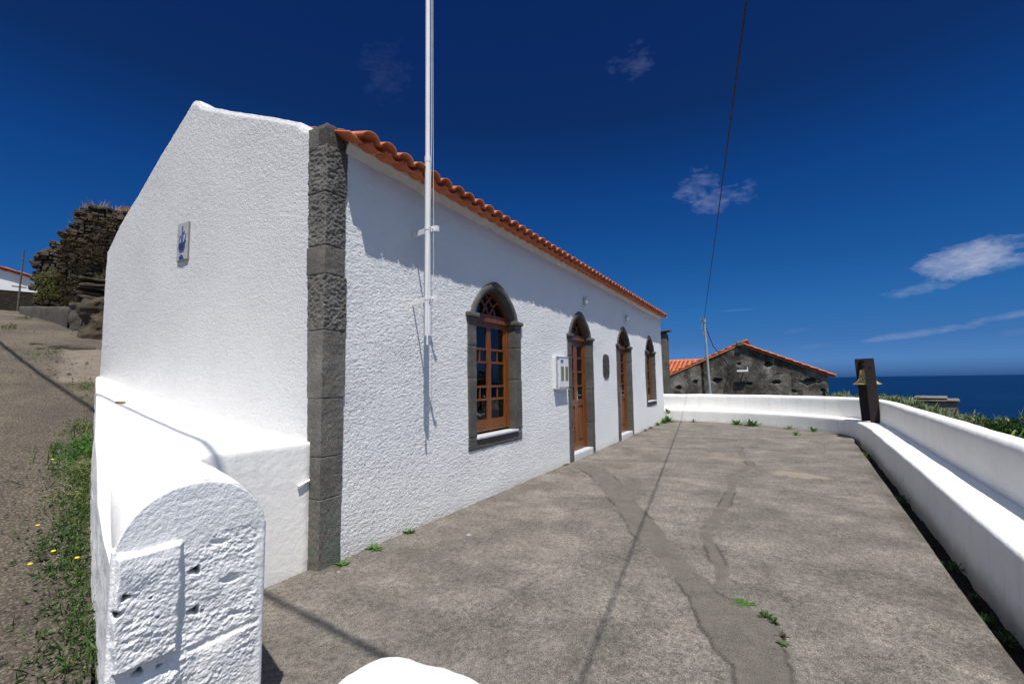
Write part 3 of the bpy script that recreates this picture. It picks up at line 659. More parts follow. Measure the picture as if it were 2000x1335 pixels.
def fanlight(mb, cx, zb):
    n = 24; t = np.linspace(-1, 1, 2*n+1); t = np.sign(t)*(1-(1-np.abs(t))**1.35)
    for w0, w1, h0, h1 in ((.525, .475, .405, .355),):
        a = np.stack([cx+t*w0, np.full(t.shape, WY-.02), ZC+archz(t, h0)], -1); b = np.stack([cx+t*w1, np.full(t.shape, WY-.02), ZC+archz(t, h1)], -1)
        a2 = a+[0, .07, 0]; b2 = b+[0, .07, 0]; V = np.stack([a, b, b2, a2]); mb.add(V.reshape(-1, 3), grid_faces(4, len(t)))
    mb.box(cx-.525, cx+.525, WY-.03, WY+.06, zb-.005, zb+.06); mb.box(cx-.525, cx+.525, WY-.05, WY+.03, zb-.05, zb+.005)
    zt = zb+.06
    for sg in (-1, 1):
        archbar(mb, cx+sg*.17, zt, cx-sg*.08, ZC+.335, WY, bow=sg*-.03)
        archbar(mb, cx+sg*.02, zt, cx+sg*.27, ZC+.275, WY, bow=sg*.03)
        archbar(mb, cx+sg*.02, zt, cx+sg*.01, zt+.01, WY)
def win(cx, zb, seed, label):
    w = MB(); mb = w; fz0 = zb+.03
    for sg in (-1, 1): mb.box(*sorted((cx+sg*.525, cx+sg*.465)), WY-.03, WY+.06, fz0, 2.42)
    fanlight(mb, cx, 2.44); mb.box(cx-.465, cx+.465, WY-.01, WY+.05, fz0, fz0+.02)
    o = mb.build('window', M['wood'], house, False, .004); tag(o, label)
    # casements
    def casement(a, b):
        c = MB(); st = .055; y0, y1 = WY-.012, WY+.03
        zt, zbm = 2.395, fz0+.02; c.box(a, a+st, y0, y1, zbm, zt); c.box(b-st, b, y0, y1, zbm, zt)
        rails = [(2.315, 2.395), (1.985, 2.015), (1.80, 1.83), (1.46, 1.49), (1.28, 1.31), (zbm, zbm+.14)]
        for r0, r1 in rails: c.box(a+st, b-st, y0+.001, y1-.001, r0, r1)
        for r0, r1 in ((1.83, 1.985), (1.31, 1.46)): c.box((a+b)/2-.011, (a+b)/2+.011, y0+.006, y1-.006, r0, r1)
        c.box(a+st+.03, b-st-.03, y0-.004, y0+.01, zbm+.03, zbm+.11)
        return c.build('casement', M['wood'], o, False, .004)
    casement(cx-.463, cx-.012); casement(cx-.010, cx+.463)
    g = MB(); g.box(cx-.44, cx+.44, WY+.008, WY+.012, fz0+.1, 2.37); g.build('pane', M['glass'], o)
    g = MB(); n = 24; t = np.linspace(-1, 1, n); V = np.concatenate([np.stack([cx+t*.5, np.full(n, WY+.02), np.full(n, 2.46)], -1), np.stack([cx+t*.5, np.full(n, WY+.02), ZC+.01+archz(t, .36)], -1)])
    g.add(V, [[i, i+1, n+i+1, n+i] for i in range(n-1)]); g.build('pane', M['glass'], o)
    s = MB(); rock(s, cx-HW_I-.012, cx+HW_I+.045, YF-.040, WY+.03, zb-.033, zb, .05, .004, .001, 10, seed+5); s.build('sill', M['sill'], o, True)
    s = MB(); surround(s, 'window', cx, zb, seed); s.build('stone_surround', M['stone'], o, True)
def door(cx, zb, seed, label):
    mb = MB(); fz0 = zb+.07
    for sg in (-1, 1): mb.box(*sorted((cx+sg*.525, cx+sg*.465)), WY-.03, WY+.06, fz0, 2.40)
    fanlight(mb, cx, 2.42)
    o = mb.build('door', M['wood'], house, False, .004); tag(o, label)
    for a, b, hs_ in ((cx-.463, cx-.012, 0), (cx-.010, cx+.463, 1)):
        c = MB(); st = .085; y0, y1 = WY-.012, WY+.035; zt = 2.375; c.box(a, a+st, y0, y1, fz0+.01, zt); c.box(b-st, b, y0, y1, fz0+.01, zt)
        for r0, r1 in ((2.25, 2.375), (1.99, 2.02), (1.70, 1.73), (1.41, 1.44), (1.02, 1.15), (fz0+.01, fz0+.16)): c.box(a+st, b-st, y0+.001, y1-.001, r0, r1)
        c.box(a+st, b-st, y0+.022, y1-.01, fz0+.15, 1.03); c.box(a+st+.045, b-st-.045, y0+.004, y0+.024, fz0+.21, .97)
        lf = c.build('leaf', M['wood'], o, False, .004)
    h = MB(); hx = cx+.032; h.box(hx-.02, hx+.02, WY-.018, WY-.011, 1.12, 1.32); h.tube([(hx, WY-.01, 1.24), (hx, WY-.06, 1.24)], .010, 10); h.tube([(hx, WY-.058, 1.24), (hx+.10, WY-.062, 1.235)], .010, 10)
    h.build('handle', M['chrome'], o, False, .001)
    g = MB(); g.box(cx-.40, cx+.40, WY+.010, WY+.014, 1.12, 2.28); g.build('pane', M['glass'], o)
    g = MB(); n = 24; t = np.linspace(-1, 1, n); V = np.concatenate([np.stack([cx+t*.5, np.full(n, WY+.02), np.full(n, 2.45)], -1), np.stack([cx+t*.5, np.full(n, WY+.02), ZC+.01+archz(t, .36)], -1)])
    g.add(V, [[i, i+1, n+i+1, n+i] for i in range(n-1)]); g.build('pane', M['glass'], o)
    s = MB(); rock(s, cx-HW_I+.004, cx+HW_I-.004, YF-.03, WY+.05, -.05, zb+.068, .05, .006, .001, 10, seed+5); s.build('threshold', M['sill'], o, True)
    s = MB(); surround(s, 'door', cx, zb, seed); s.build('stone_surround', M['stone'], o, True)
win(5.53, .83, 400, 'near arched window with multi-pane wooden casements'); door(8.88, .06, 500, 'nearer arched wooden door beside the meter box')
door(12.12, .07, 600, 'farther arched wooden door'); win(15.20, .85, 700, 'farthest arched window by the end of the house')

# ------------------------------------------------------------------ white roadside wall with the wedge and rounded end
wall = empty('roadside_wall', 'thick white limewashed wall with rounded rough end in front of the gable', 'wall', (1.2, 2.6, 0))
S0 = 2.40
srow = np.unique(np.concatenate([np.arange(S0, 3.4, .012), np.arange(3.4, 4.3, .015), np.arange(4.3, 8.42, .03)]))
def nleft(s): return np.interp(s, [2.4, 3.2, 4.2, 6, 8.4], [.085, .035, .012, .01, -.005])
def nright(s):
    a = np.interp(s, [2.4, 3.7], [.615, .575]); # then the wedge face, then the foot of the gable
    xw = np.array([1.66, 2.62]); yw = np.array([3.585, 3.47]); sw, nw = sn(xw, yw)
    wf = nw[0]+(nw[1]-nw[0])*(s-sw[0])/(sw[1]-sw[0]); gab = (2.66-.3141*s)/.9494
    r = np.where(s < sw[1], np.maximum(a, wf), np.maximum(gab, .0)); return np.maximum(r, nleft(s)+.012)
tcol = np.linspace(0, 1, 150); tcol = np.unique(np.concatenate([tcol, np.linspace(0, .06, 18), np.linspace(.94, 1, 10)]))
Sg, Tg2 = np.meshgrid(srow, tcol, indexing='ij'); nL, nR = nleft(Sg), nright(Sg); Ng = nL+(nR-nL)*Tg2
gfoot = lambda s: np.interp(s, [4.10, 4.88, 5.74, 6.8, 8.3], [1.045, 1.14, 1.27, 1.42, 1.69])
zl = np.interp(Sg, [2.4, 3.2, 4.0, 6, 8.3], [.93, 1.06, 1.20, 1.43, 1.69]); zr = np.where(Sg < 4.1, 1.04, gfoot(Sg))
zr = zr-.02*(1-sstep(Sg, 2.4, 3.4))
flat = zl+(zr-zl)*Tg2**.85
q = (Ng-.35)/.268; arch = .88+.262*np.sqrt(np.clip(1-np.abs(q)**2.1, 0, 1)); arch = np.where(np.abs(q) > 1, .84, arch)+.03*(Sg-2.4)
bl = sstep(Sg, 2.55, 3.75); zt = arch*(1-bl)+flat*bl
# rounded shoulders along both edges
dl = (Ng-nL); dr = (nR-Ng); rl = .05
zt = zt-.03*bl*(1-np.sqrt(np.clip(1-(1-np.clip(dl/rl, 0, 1))**2, 0, 1)))
fac_ = (Sg < 4.12); zt = zt-.035*bl*fac_*(1-np.sqrt(np.clip(1-(1-np.clip(dr/.05, 0, 1))**2, 0, 1)))
def warp(s_, n_, z_):   # the end of the wall is cut slightly askew
    k_ = 1-sstep(s_, 2.42, 3.5); q_ = np.clip((.615-n_)/.535, 0, 1.1)
    return s_+.42*(n_-.615)*k_, n_*(1-.09*q_*k_), z_+(1.55-z_)*.085*q_*k_
N0row, z0row = Ng[0].copy(), zt[0].copy()
Sg, Ng, zt = warp(Sg, Ng, zt)
xw_, yw_ = xy(Sg, Ng); P = np.stack([xw_, yw_, zt], -1); zt = zt+.006*fbm(P, 6, 3, 81)+.0025*fbm(P, 30, 2, 82)
top_ = np.stack([xw_, yw_, zt], -1)
# side walls as extra columns going down
def skirt(col, zb, k, out_):
    v = np.linspace(0, 1, k)[1:]; rows = []
    for t in v:
        c = col.copy(); c[:, 2] = col[:, 2]*(1-t)+zb*t; d = .012*fbm(c, 5, 3, 90)+.003*fbm(c, 28, 2, 91); c[:, :2] += out_*(d*min(1, t*8)-0*t)[:, None] ; rows.append(c)
    return np.stack(rows, 1)
zroadrow = np.minimum(zroad(srow)-.15, top_[:, 0, 2]-.08)
Ls = skirt(top_[:, 0], zroadrow, 40, -N3); Rs = skirt(top_[:, -1], np.minimum(-.08, top_[:, -1, 2]-.1), 60, N3)
Gw = np.concatenate([Ls[:, ::-1], top_, Rs], 1)
grid_mesh('masonry', Gw, M['white_cream'], wall)
# rough end face
nn_ = np.linspace(.074, .622, 190); topn = np.interp(nn_, N0row, z0row)
vv = np.linspace(0, 1, 400); NN, VV = np.meshgrid(nn_, vv, indexing='ij'); ZZ = -.1*(1-VV)+(topn)[:, None]*VV
# clip n to the sides following their roughness is unnecessary: rim is smooth
P = np.stack([NN, NN*0, ZZ], -1)
rim_in = np.minimum(np.minimum(NN-.08, .615-NN)/.05, (topn[:, None]-ZZ)/.13); rmask = np.clip(rim_in, 0, 1); rmask = rmask*rmask*(3-2*rmask)
body = sstep(-ZZ+.05*fbm(P, 9, 2, 13), -.93, -.86)          # rough stone starts below the arch
rough = np.minimum(rmask, np.maximum(body, .12))
ro = .0034*(.4+.8*sstep(fbm(P, 7, 3, 111), -.3, .35))*np.clip(fbm(np.stack([NN+ZZ*.2, NN*0, ZZ-NN*.25], -1), 62, 4, 95, .7)*2, -1, 1)+.010*fbm(P, 7, 4, 96)+.0016*fbm(P, 130, 2, 97)
d = ro*rough+.0012*fbm(P, 60, 2, 98)
def blockm(n0, n1, z0, z1, e=.014, sk=0.):
    a = NN+.012*fbm(P, 12, 3, 99); b = ZZ+.012*fbm(P+5, 12, 3, 100)+sk*(NN-n0)
    return sstep(a, n0, n0+e)*(1-sstep(a, n1-e, n1))*sstep(b, z0, z0+e)*(1-sstep(b, z1-e, z1))
blk = blockm(.085, .302, .468, .905, .016, -.03); d = d+blk*.032
d = d+blockm(.16, .32, .05, .428, .03, .12)*.014+blockm(.36, .6, .12, .47, .06, -.25)*.007
seam = 1-sstep(np.abs(ZZ-.455-.12*(NN-.3)+.02*fbm(P, 8, 2, 103)), .004, .018); d -= seam*.007*rmask*sstep(fbm(P, 5, 2, 107), -.4, .2)
pit_shade = np.zeros(d.shape)  # mask of the shade painted inside the holes
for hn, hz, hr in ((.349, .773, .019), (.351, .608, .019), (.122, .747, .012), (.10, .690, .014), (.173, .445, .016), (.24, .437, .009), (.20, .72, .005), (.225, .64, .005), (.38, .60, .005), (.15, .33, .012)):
    a = np.arctan2(ZZ-hz, NN-hn); rr_ = np.hypot((NN-hn), (ZZ-hz)*1.25)*(1+.25*np.sin(3*a+hn*40)); d -= .055*(1-sstep(rr_, hr*.6, hr*1.25)); pit_shade = np.maximum(pit_shade, 1-sstep(rr_, hr*.55, hr*.95))
for hn, hz, hr in ((.474, .70, .03), (.43, .87, .022), (.5, .55, .02)):
    rr_ = np.hypot((NN-hn)*.8+(ZZ-hz)*.5, (ZZ-hz)*1.8); d -= .014*(1-sstep(rr_, hr*.5, hr*1.2))
edge_r = np.minimum(NN-.074, .622-NN); d -= .02*(1-np.sqrt(np.clip(1-(1-np.clip(edge_r/.02, 0, 1))**2, 0, 1)))+.012*(1-np.sqrt(np.clip(1-(1-np.clip((topn[:, None]-ZZ)/.014, 0, 1))**2, 0, 1)))
NNw = NN; Sw, NNw, ZZw = warp(NN*0+S0, NN, ZZ); Sf = Sw-.006-d; xx, yy = xy(Sf, NNw); Gf = np.stack([xx, yy, ZZw], -1)
# close the rim back to the masonry
def back(col):
    c = col.copy(); s_b, n_b = sn(c[..., 0], c[..., 1]); x_, y_ = xy(s_b+.04, n_b); c[..., 0] = x_; c[..., 1] = y_; return c
Gf2 = np.concatenate([Gf, back(Gf[:, -1:])-np.array([0, 0, .002])], 1); Gf3 = np.concatenate([back(Gf2[:1]), Gf2, back(Gf2[-1:])], 0)
pit_shade2 = np.zeros(Gf3.shape[:2]); pit_shade2[1:-1, :-1] = pit_shade
tag(grid_mesh('end_face', Gf3, M['white_end'], wall, flip=False, attrs={'pit_shade': pit_shade2}), 'rough whitewashed rubble end of the wall with holes')

# ------------------------------------------------------------------ bench and parapet along the terrace edge
bw = empty('terrace_bench_wall', 'curved white bench with parapet along the sea side of the terrace', 'wall', (10, -1.8, 0))
tn = np.gradient(BFs, axis=0); tn /= np.linalg.norm(tn, axis=1)[:, None]; no = np.stack([tn[:, 1], -tn[:, 0]], -1)
no *= np.where(((no[:, 0]*1.0+no[:, 1]*(-1)) > 0), 1, -1)[:, None]
for _ in range(30): no[1:-1] = (no[:-2]+no[1:-1]*2+no[2:])/4
no /= np.linalg.norm(no, axis=1)[:, None]
def sweep(prof, name, mat, seed, tops=None):
    G = []
    for o_, z_ in prof:
        p = BFs+no*o_; G.append(np.stack([p[:, 0], p[:, 1], np.full(len(p), z_)], -1))
    G = np.array(G); w = np.array([0 if z < -.05 else 1 for _, z in prof])[:, None]
    d1 = .014*fbm(G, 1.3, 3, seed)*w; d2 = .012*fbm(G, 1.0, 3, seed+4)*w+.003*fbm(G, 14, 2, seed+5)
    G[..., :2] += no[None]*d1[..., None]; G[..., 2] += d2*np.array([1 if z > .2 else 0 for _, z in prof])[:, None]
    return grid_mesh(name, G, mat, bw, flip=True)
bp = [(-.015, -.3), (-.010, 0), (-.004, .12), (0, .25), (.0, .35), (.004, .395), (.016, .415), (.035, .425), (.10, .43), (.18, .432), (.26, .432), (.34, .43), (.42, .43)]
for_bench = sweep([(a_, b_) for a_, b_ in bp], 'bench', M['white_bench'], 120)
pp = [(.395, .3), (.395, .42), (.398, .50), (.402, .6), (.405, .7), (.405, .80), (.405, .86), (.41, .90), (.425, .93), (.45, .952), (.49, .965), (.54, .965), (.58, .95), (.605, .925), (.62, .88), (.625, .6), (.64, 0), (.66, -1.2)]
sweep(pp, 'parapet', M['white'], 130)

# gate post right below the camera
gp = empty('gate_post', 'white rounded stone gate post top at the bottom edge of the terrace', 'post', (.70, .60, 0))
mb = MB()
rock(mb, .42, .86, .40, .84, -.1, .985, .012, .16, .018, 7, 77)
mb.build('post_body', M['white_rough'], gp, True)

# ------------------------------------------------------------------ things on the house
fp_ = empty('flagpole', 'tall white flagpole clamped to the facade left of the near window', 'flagpole', (3.70, 3.03, 2.03))
PX, PY = 3.675, 3.068
mb = MB(); mb.tube([(PX, PY, 2.03), (PX, PY, 3.95)], .031, 20); mb.tube([(PX, PY, 3.945), (PX, PY, 8.2)], .0265, 20); mb.tube([(PX, PY, 3.90), (PX, PY, 3.96)], .0335, 20); mb.build('mast', M['pole'], fp_, True)
for zb_ in (2.42, 3.17):
    mb = MB(); mb.bar((PX+.034, PY-.09, zb_), (PX+.034, PY+.04, zb_), .006, .06); mb.bar((PX+.034, PY+.04, zb_), (PX+.095, YF+.01, zb_), .006, .06)
    mb.box(PX+.037, PX+.075, PY-.095, PY-.089, zb_-.03, zb_+.03); mb.box(PX+.041, PX+.047, PY-.085, PY-.02, zb_-.024, zb_+.024)
    mb.tube([(PX, PY, zb_-.016), (PX, PY, zb_+.018)], .0345, 20); mb.tube([(PX-.03, PY-.045, zb_), (PX+.065, PY-.045, zb_)], .006, 8)
    mb.build('bracket', M['pole'], fp_, False, .0015)
mb = MB(); rp = [(PX+.008, PY-.036, 8.1), (PX+.028, PY-.045, 6.0), (PX+.036, PY-.044, 4.2), (PX+.038, PY-.05, 3.2), (PX+.036, PY-.05, 2.42)]; mb.tube(rp, .003, 6)
mb.tube([(PX+.005, PY-.036, 8.1), (PX+.014, PY-.042, 5.6), (PX+.01, PY-.045, 4.2), (PX-.02, PY-.045, 3.2), (PX-.045, PY-.035, 2.3), (PX-.04, PY-.03, 2.0)], .004, 6); mb.build('rope', M['rope'], fp_, True)
mb = MB(); mb.tube([(PX-.045, PY-.035, 2.06), (PX-.045, PY-.035, 1.93)], [.008, .012], 8); mb.build('cleat', M['rope'], fp_, True)

mbx = empty('meter_box', 'white electricity meter box with two small windows beside the nearer door', 'meter box', (7.70, YF-.03, 1.4))
X0, X1, Z0, Z1, YM = 7.47, 8.01, 1.395, 1.965, YF-.075
mb = MB(); mb.box(X0, X1, YM, YF+.01, Z0, Z1); mb.build('housing', M['plastic'], mbx, False, .006)
mb = MB(); mb.box(X0-.008, X1+.008, YM-.012, YM+.01, Z1-.01, Z1+.012); mb.box(X0-.008, X1+.008, YM-.012, YM+.01, Z0-.016, Z0+.004); mb.box(X0-.006, X0+.004, YM-.012, YM+.01, Z0, Z1); mb.build('frame', M['grey_pl'], mbx)
mb = MB(); mb.box(X0+.10, X0+.315, YM-.010, YM+.001, Z0+.03, Z1-.02); mb.box(X0+.322, X1-.01, YM-.010, YM+.001, Z0+.03, Z1-.02); mb.build('door', M['plastic'], mbx, False, .003)
for a in (X0+.165, X0+.365):
    mb = MB(); mb.box(a, a+.13, YM-.014, YM-.009, 1.545, 1.80); mb.build('window', M['olive'], mbx)
mb = MB(); mb.box(X0+.16, X0+.28, YM-.013, YM-.009, 1.87, 1.92); mb.build('label_plate', M['blue'], mbx)
mb = MB(); mb.tube([(X0+.06, YM-.008, 1.66), (X0+.06, YM+.01, 1.66)], .011, 10); mb.build('lock', M['grey_pl'], mbx)

pq = empty('wall_plaque', 'dark oval bronze plaque with raised relief between the two doors', 'plaque', (10.53, YF-.02, 1.865))
cxp, czp = 10.53, 1.865
NU, NV = 60, 80; uu = np.linspace(-1, 1, NU); v2 = np.linspace(-1, 1, NV); A, B = np.meshgrid(uu, v2, indexing='ij')
halfw = .235*(np.clip(1-np.clip((np.abs(B)-.62)/.38, 0, 1)**2, 0, 1))**.5*(1+.05*np.cos(B*14))
Xp = cxp+A*halfw; Zp = czp+B*.29; P = np.stack([Xp, Xp*0, Zp], -1)
el = np.clip(1-np.abs(A)**8, 0, 1)*np.clip(1-np.abs(B)**12, 0, 1)
rimr = np.exp(-((np.hypot((Xp-cxp)/.15, (Zp-czp)/.19)-1)/.12)**2); fig = np.exp(-(((Xp-cxp+.02)/.05)**2+((Zp-czp-.02)/.10)**2))*.9+np.exp(-(((Xp-cxp-.04)/.07)**2+((Zp-czp+.06)/.03)**2))*.8
Yp = YF-.008-el*(.018+.012*rimr+.020*fig+.006*fbm(P, 40, 3, 5))
grid_mesh('relief', np.stack([Xp, Yp, Zp], -1), M['bronze'], pq, flip=False)
for sz in (-.24, .24):
    mb = MB(); mb.tube([(cxp, YF-.03, czp+sz), (cxp, YF-.042, czp+sz)], .012, 10); mb.build('screw', M['chrome'], pq)

def wall_lamp(cx, cz, label, g):
    o = empty('wall_lamp', label, 'lamp', (cx, YF, cz), g)
    mb = MB(); n = 20
    # shield-shaped back plate
    pts = [(-.10, .12), (.10, .12), (.105, -.02), (.07, -.09), (0, -.13), (-.07, -.09), (-.105, -.02)]
    V = [[cx+a, YF-.005, cz+b] for a, b in pts]+[[cx+a*.92, YF-.03, cz+b*.92] for a, b in pts]; k = len(pts)
    mb.add(V, [[i, (i+1) % k, k+(i+1) % k, k+i] for i in range(k)]); mb.add([[cx, YF-.03, cz]]+V[k:], [[0, 1+i, 1+(i+1) % k] for i in range(k)]); mb.build('back_plate', M['plastic'], o)
    mb = MB(); mb.lathe([(.0, .055), (.03, .05), (.042, .02), (.046, -.02), (.04, -.06), (.022, -.085), (0, -.09)], (cx, YF-.075, cz), 18); mb.build('glass_shade', M['lampglass'], o, True)
    mb = MB(); mb.lathe([(0, .09), (.03, .088), (.04, .07), (.04, .045), (0, .045)], (cx, YF-.075, cz), 18); mb.tube([(cx, YF-.075, cz+.07), (cx, YF-.02, cz+.07)], .014, 8); mb.build('cap', M['chrome'], o, True)
wall_lamp(9.05, 3.20, 'small pale wall lamp above the nearer door', 'wall lamps above the doors'); wall_lamp(12.27, 3.20, 'small pale wall lamp above the farther door', 'wall lamps above the doors')

tp = empty('tile_panel', 'narrow blue and white glazed tile panel on the gable wall', 'tile panel', (2.62, 5.81, 3.2))
PXX = 2.622; ty0, ty1, tz0, tz1 = 5.69, 5.93, 2.985, 3.425
mb = MB(); mb.box(PXX, PXX+.03, ty0, ty1, tz0, tz1); mb.build('backing', M['joint'], tp)
for k in range(3):
    mb = MB(); h = (tz1-tz0)/3; mb.box(PXX-.004, PXX, ty0+.004, ty1-.004, tz0+k*h+.0035, tz0+(k+1)*h-.0015); mb.build('tile', M['glaze'], tp, False, .001)
cy = (ty0+ty1)/2; xk = PXX-.0055; mb = MB()
def ink(pts, r): mb.tube([(xk, cy-a, tz0+b) for a, b in pts], r, 6)
ink([(.0, .385), (.004, .30), (0, .20)], [.004, .010, .012]); ink([(-.02, .39), (.015, .395)], .004)
for w_, b in ((.050, .125), (.056, .15), (.05, .175), (.06, .195)): ink([(-w_, b), (w_, b+.004)], .011)
ink([(-.05, .12), (-.06, .20)], .006); ink([(.05, .12), (.066, .215), (.085, .225)], .006)
ink([(-.045, .2), (-.062, .245), (-.045, .29), (-.03, .27)], .0045); ink([(.04, .2), (.075, .26), (.065, .325), (.035, .33), (.02, .30)], .0045)
ink([(0, .12), (0, .07)], .006); ink([(0, .075), (.012, .055)], .008); ink([(-.035, .035), (.03, .035)], .014); ink([(-.02, .055), (.02, .055)], .01); ink([(-.055, .015), (.055, .018)], .005); ink([(-.08, .165), (-.055, .17)], .005)
mb.build('painted_ornament', M['ink'], tp, True)
mb = MB(); mb.tube([(2.50, 3.466, .70), (2.60, 3.455, .735)], .011, 8); tag(mb.build('drip_pipe', M['white'], None, True), 'short white pipe stub poking from the wedge wall beside the stone corner', 'pipe')

# ------------------------------------------------------------------ bell on its posts
bx0 = np.array([13.95, -2.20, .43]); bs = empty('bell_stand', 'leaning dark brown timber bell stand on the bench corner', 'bell stand', tuple(bx0))
def plank(px_, py_, lean, w, t, h):
    mb = MB(); V = []
    for z_ in (0, h):
        for a, b in ((-w/2, -t/2), (w/2, -t/2), (w/2, t/2), (-w/2, t/2)): V.append([px_+b+lean[0]*z_/h, py_+a+lean[1]*z_/h, .42+z_])
    mb.add(V, [[3, 2, 1, 0], [4, 5, 6, 7], [0, 1, 5, 4], [1, 2, 6, 5], [2, 3, 7, 6], [3, 0, 4, 7]]); return mb.build('post', M['wood_dark'], bs, False, .006)
plank(13.80, -2.17, (0, .05), .20, .05, 1.55); plank(14.30, -2.065, (0, .05), .20, .05, 1.56)
mb = MB(); mb.tube([(13.76, -2.14, 1.78), (14.35, -2.02, 1.78)], .022, 10); mb.bar((13.8, -2.13, 1.9), (14.3, -2.02, 1.9), .06, .08); mb.build('axle', M['wood_dark'], bs)
bl_ = empty('bell', 'brass bell hanging between the dark posts', 'bell', (14.08, -2.10, 1.55))
mb = MB(); mb.lathe([(0, .16), (.05, .158), (.11, .14), (.135, .10), (.145, .0), (.165, -.09), (.21, -.16), (.285, -.205), (.29, -.22), (.27, -.22), (.19, -.17), (.14, -.08), (.12, .08), (0, .12)], (14.08, -2.10, 1.56), 32); mb.build('bell_body', M['brass'], bl_, True)
mb = MB(); mb.tube([(14.08, -2.10, 1.66), (14.08, -2.10, 1.40)], .01, 8); mb.lathe([(0, .03), (.025, .015), (.03, 0), (.02, -.025), (0, -.03)], (14.08, -2.10, 1.36), 12); mb.build('clapper', M['bronze'], bl_, True)

# ------------------------------------------------------------------ dark house beyond the terrace
dh = empty('dark_stone_house', 'weathered dark rendered gable house with orange roof behind the back parapet', 'house', (30, 1.4, -.8))
DX = 30.0; yl, za = 5.80, 1.62; ya, zA = 1.39, 3.50; yr, zb2 = -2.88, 1.60
gy = np.arange(yr+.12, yl, .05); gz = np.linspace(0, 1, 90); Yd, Vd = np.meshgrid(gy, gz, indexing='ij'); tp_ = np.where(gy > ya, zA+(za-zA)*(gy-ya)/(yl-ya), zA+(zb2-zA)*(gy-ya)/(yr-ya))-.03
Zd = -1.2*(1-Vd)+tp_[:, None]*Vd; P = np.stack([Yd*0, Yd, Zd], -1); hole = np.zeros(Yd.shape); stn = np.zeros(Yd.shape); dx = .05*fbm(P, 1.2, 3, 5)
# y, z, half w, half h, depth of holes where the render has fallen off
for hy, hz, hw, hh, dd in ((4.95, .98, .30, .22, .2), (2.75, 1.40, .38, .17, .25), (1.50, 2.35, .22, .15, .15), (.0, 2.25, .36, .22, .15), (-.32, 1.27, .25, .13, .25), (3.95, 1.35, .2, .17, .15), (.98, 1.17, .22, .16, .12), (-1.95, 1.28, .6, .28, .25), (-2.55, .8, .2, .15, .2), (-2.6, .5, .15, .3, .1), (-1.2, .75, .22, .16, .12)):
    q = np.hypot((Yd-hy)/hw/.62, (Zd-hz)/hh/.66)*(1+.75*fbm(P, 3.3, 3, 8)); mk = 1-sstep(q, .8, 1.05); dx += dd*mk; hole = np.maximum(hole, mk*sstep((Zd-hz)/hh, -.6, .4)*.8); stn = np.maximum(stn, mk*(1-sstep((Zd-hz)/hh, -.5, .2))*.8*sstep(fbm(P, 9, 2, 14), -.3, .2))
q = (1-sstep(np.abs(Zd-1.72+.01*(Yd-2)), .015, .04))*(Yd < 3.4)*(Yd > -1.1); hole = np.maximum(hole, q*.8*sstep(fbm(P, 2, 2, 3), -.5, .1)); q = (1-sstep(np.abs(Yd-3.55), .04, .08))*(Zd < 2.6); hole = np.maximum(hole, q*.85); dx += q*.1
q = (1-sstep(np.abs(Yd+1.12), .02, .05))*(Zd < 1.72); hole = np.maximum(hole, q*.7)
grid_mesh('wall', np.stack([DX+dx, Yd, Zd], -1), M['darkrender'], dh, attrs={'hole': hole, 'stone': stn}, flip=True)
mb = MB(); mb.box(DX+.3, 40, yr+.12, yl-.05, -2, 1.5); mb.box(DX-.0, DX+.35, yr+.1, yr+.14, -2, 1.55); mb.box(DX, DX+.35, yl-.06, yl, -2, 1.55); mb.build('side_wall', M['darkrender'], dh)
for (y0_, z0_, nme, sgn) in ((yl, za, 'roof', 1), (yr, zb2, 'roof', -1)):
    L = math.hypot(y0_-ya, z0_-zA); dv = np.array([0, (ya-y0_)/L, (zA-z0_)/L]); du = np.array([1., 0, 0]) if sgn < 0 else np.array([-1., 0, 0])
    st_ = np.array([DX-.05 if sgn < 0 else DX+8.05, y0_-dv[1]*.25, z0_-dv[2]*.25+.02])
    roof_tiles(nme, tuple(st_), tuple(du), tuple(dv), 30, int((L+.25)/.42)+1, .27, .42, M['tile'], dh, 5, .03, 9 if sgn > 0 else 8)
mb = MB()
for (y0_, z0_) in ((yl+.2, za-.08), (yr-.2, zb2-.09)): mb.add([[DX-.04, y0_, z0_], [DX+8, y0_, z0_], [DX+8, ya, zA-.0], [DX-.04, ya, zA-.0]], [[0, 1, 2, 3]]); mb.add([[DX-.04, y0_, z0_-.05], [DX-.04, ya, zA-.06], [DX-.04, ya, zA+.03], [DX-.04, y0_, z0_+.04]], [[0, 1, 2, 3]])
mb.build('roof_deck', M['tile'], dh)
mb = MB(); rock(mb, DX-.2, DX+.25, ya-.2, ya+.2, zA-.12, zA+.16, .06, .08, .02, 5, 5); mb.build('ridge_stone', M['lowwall'], dh, True)
# lower wing roof seen to the left of the gable
dvw = np.array([3., 0, 1.05]); dvw /= np.linalg.norm(dvw)
wr = roof_tiles('wing_roof', (DX+.25, 6.3, 1.55), (0, -1, 0), tuple(dvw), 24, 8, .27, .45, M['tile'], dh, 5, .03, 11)
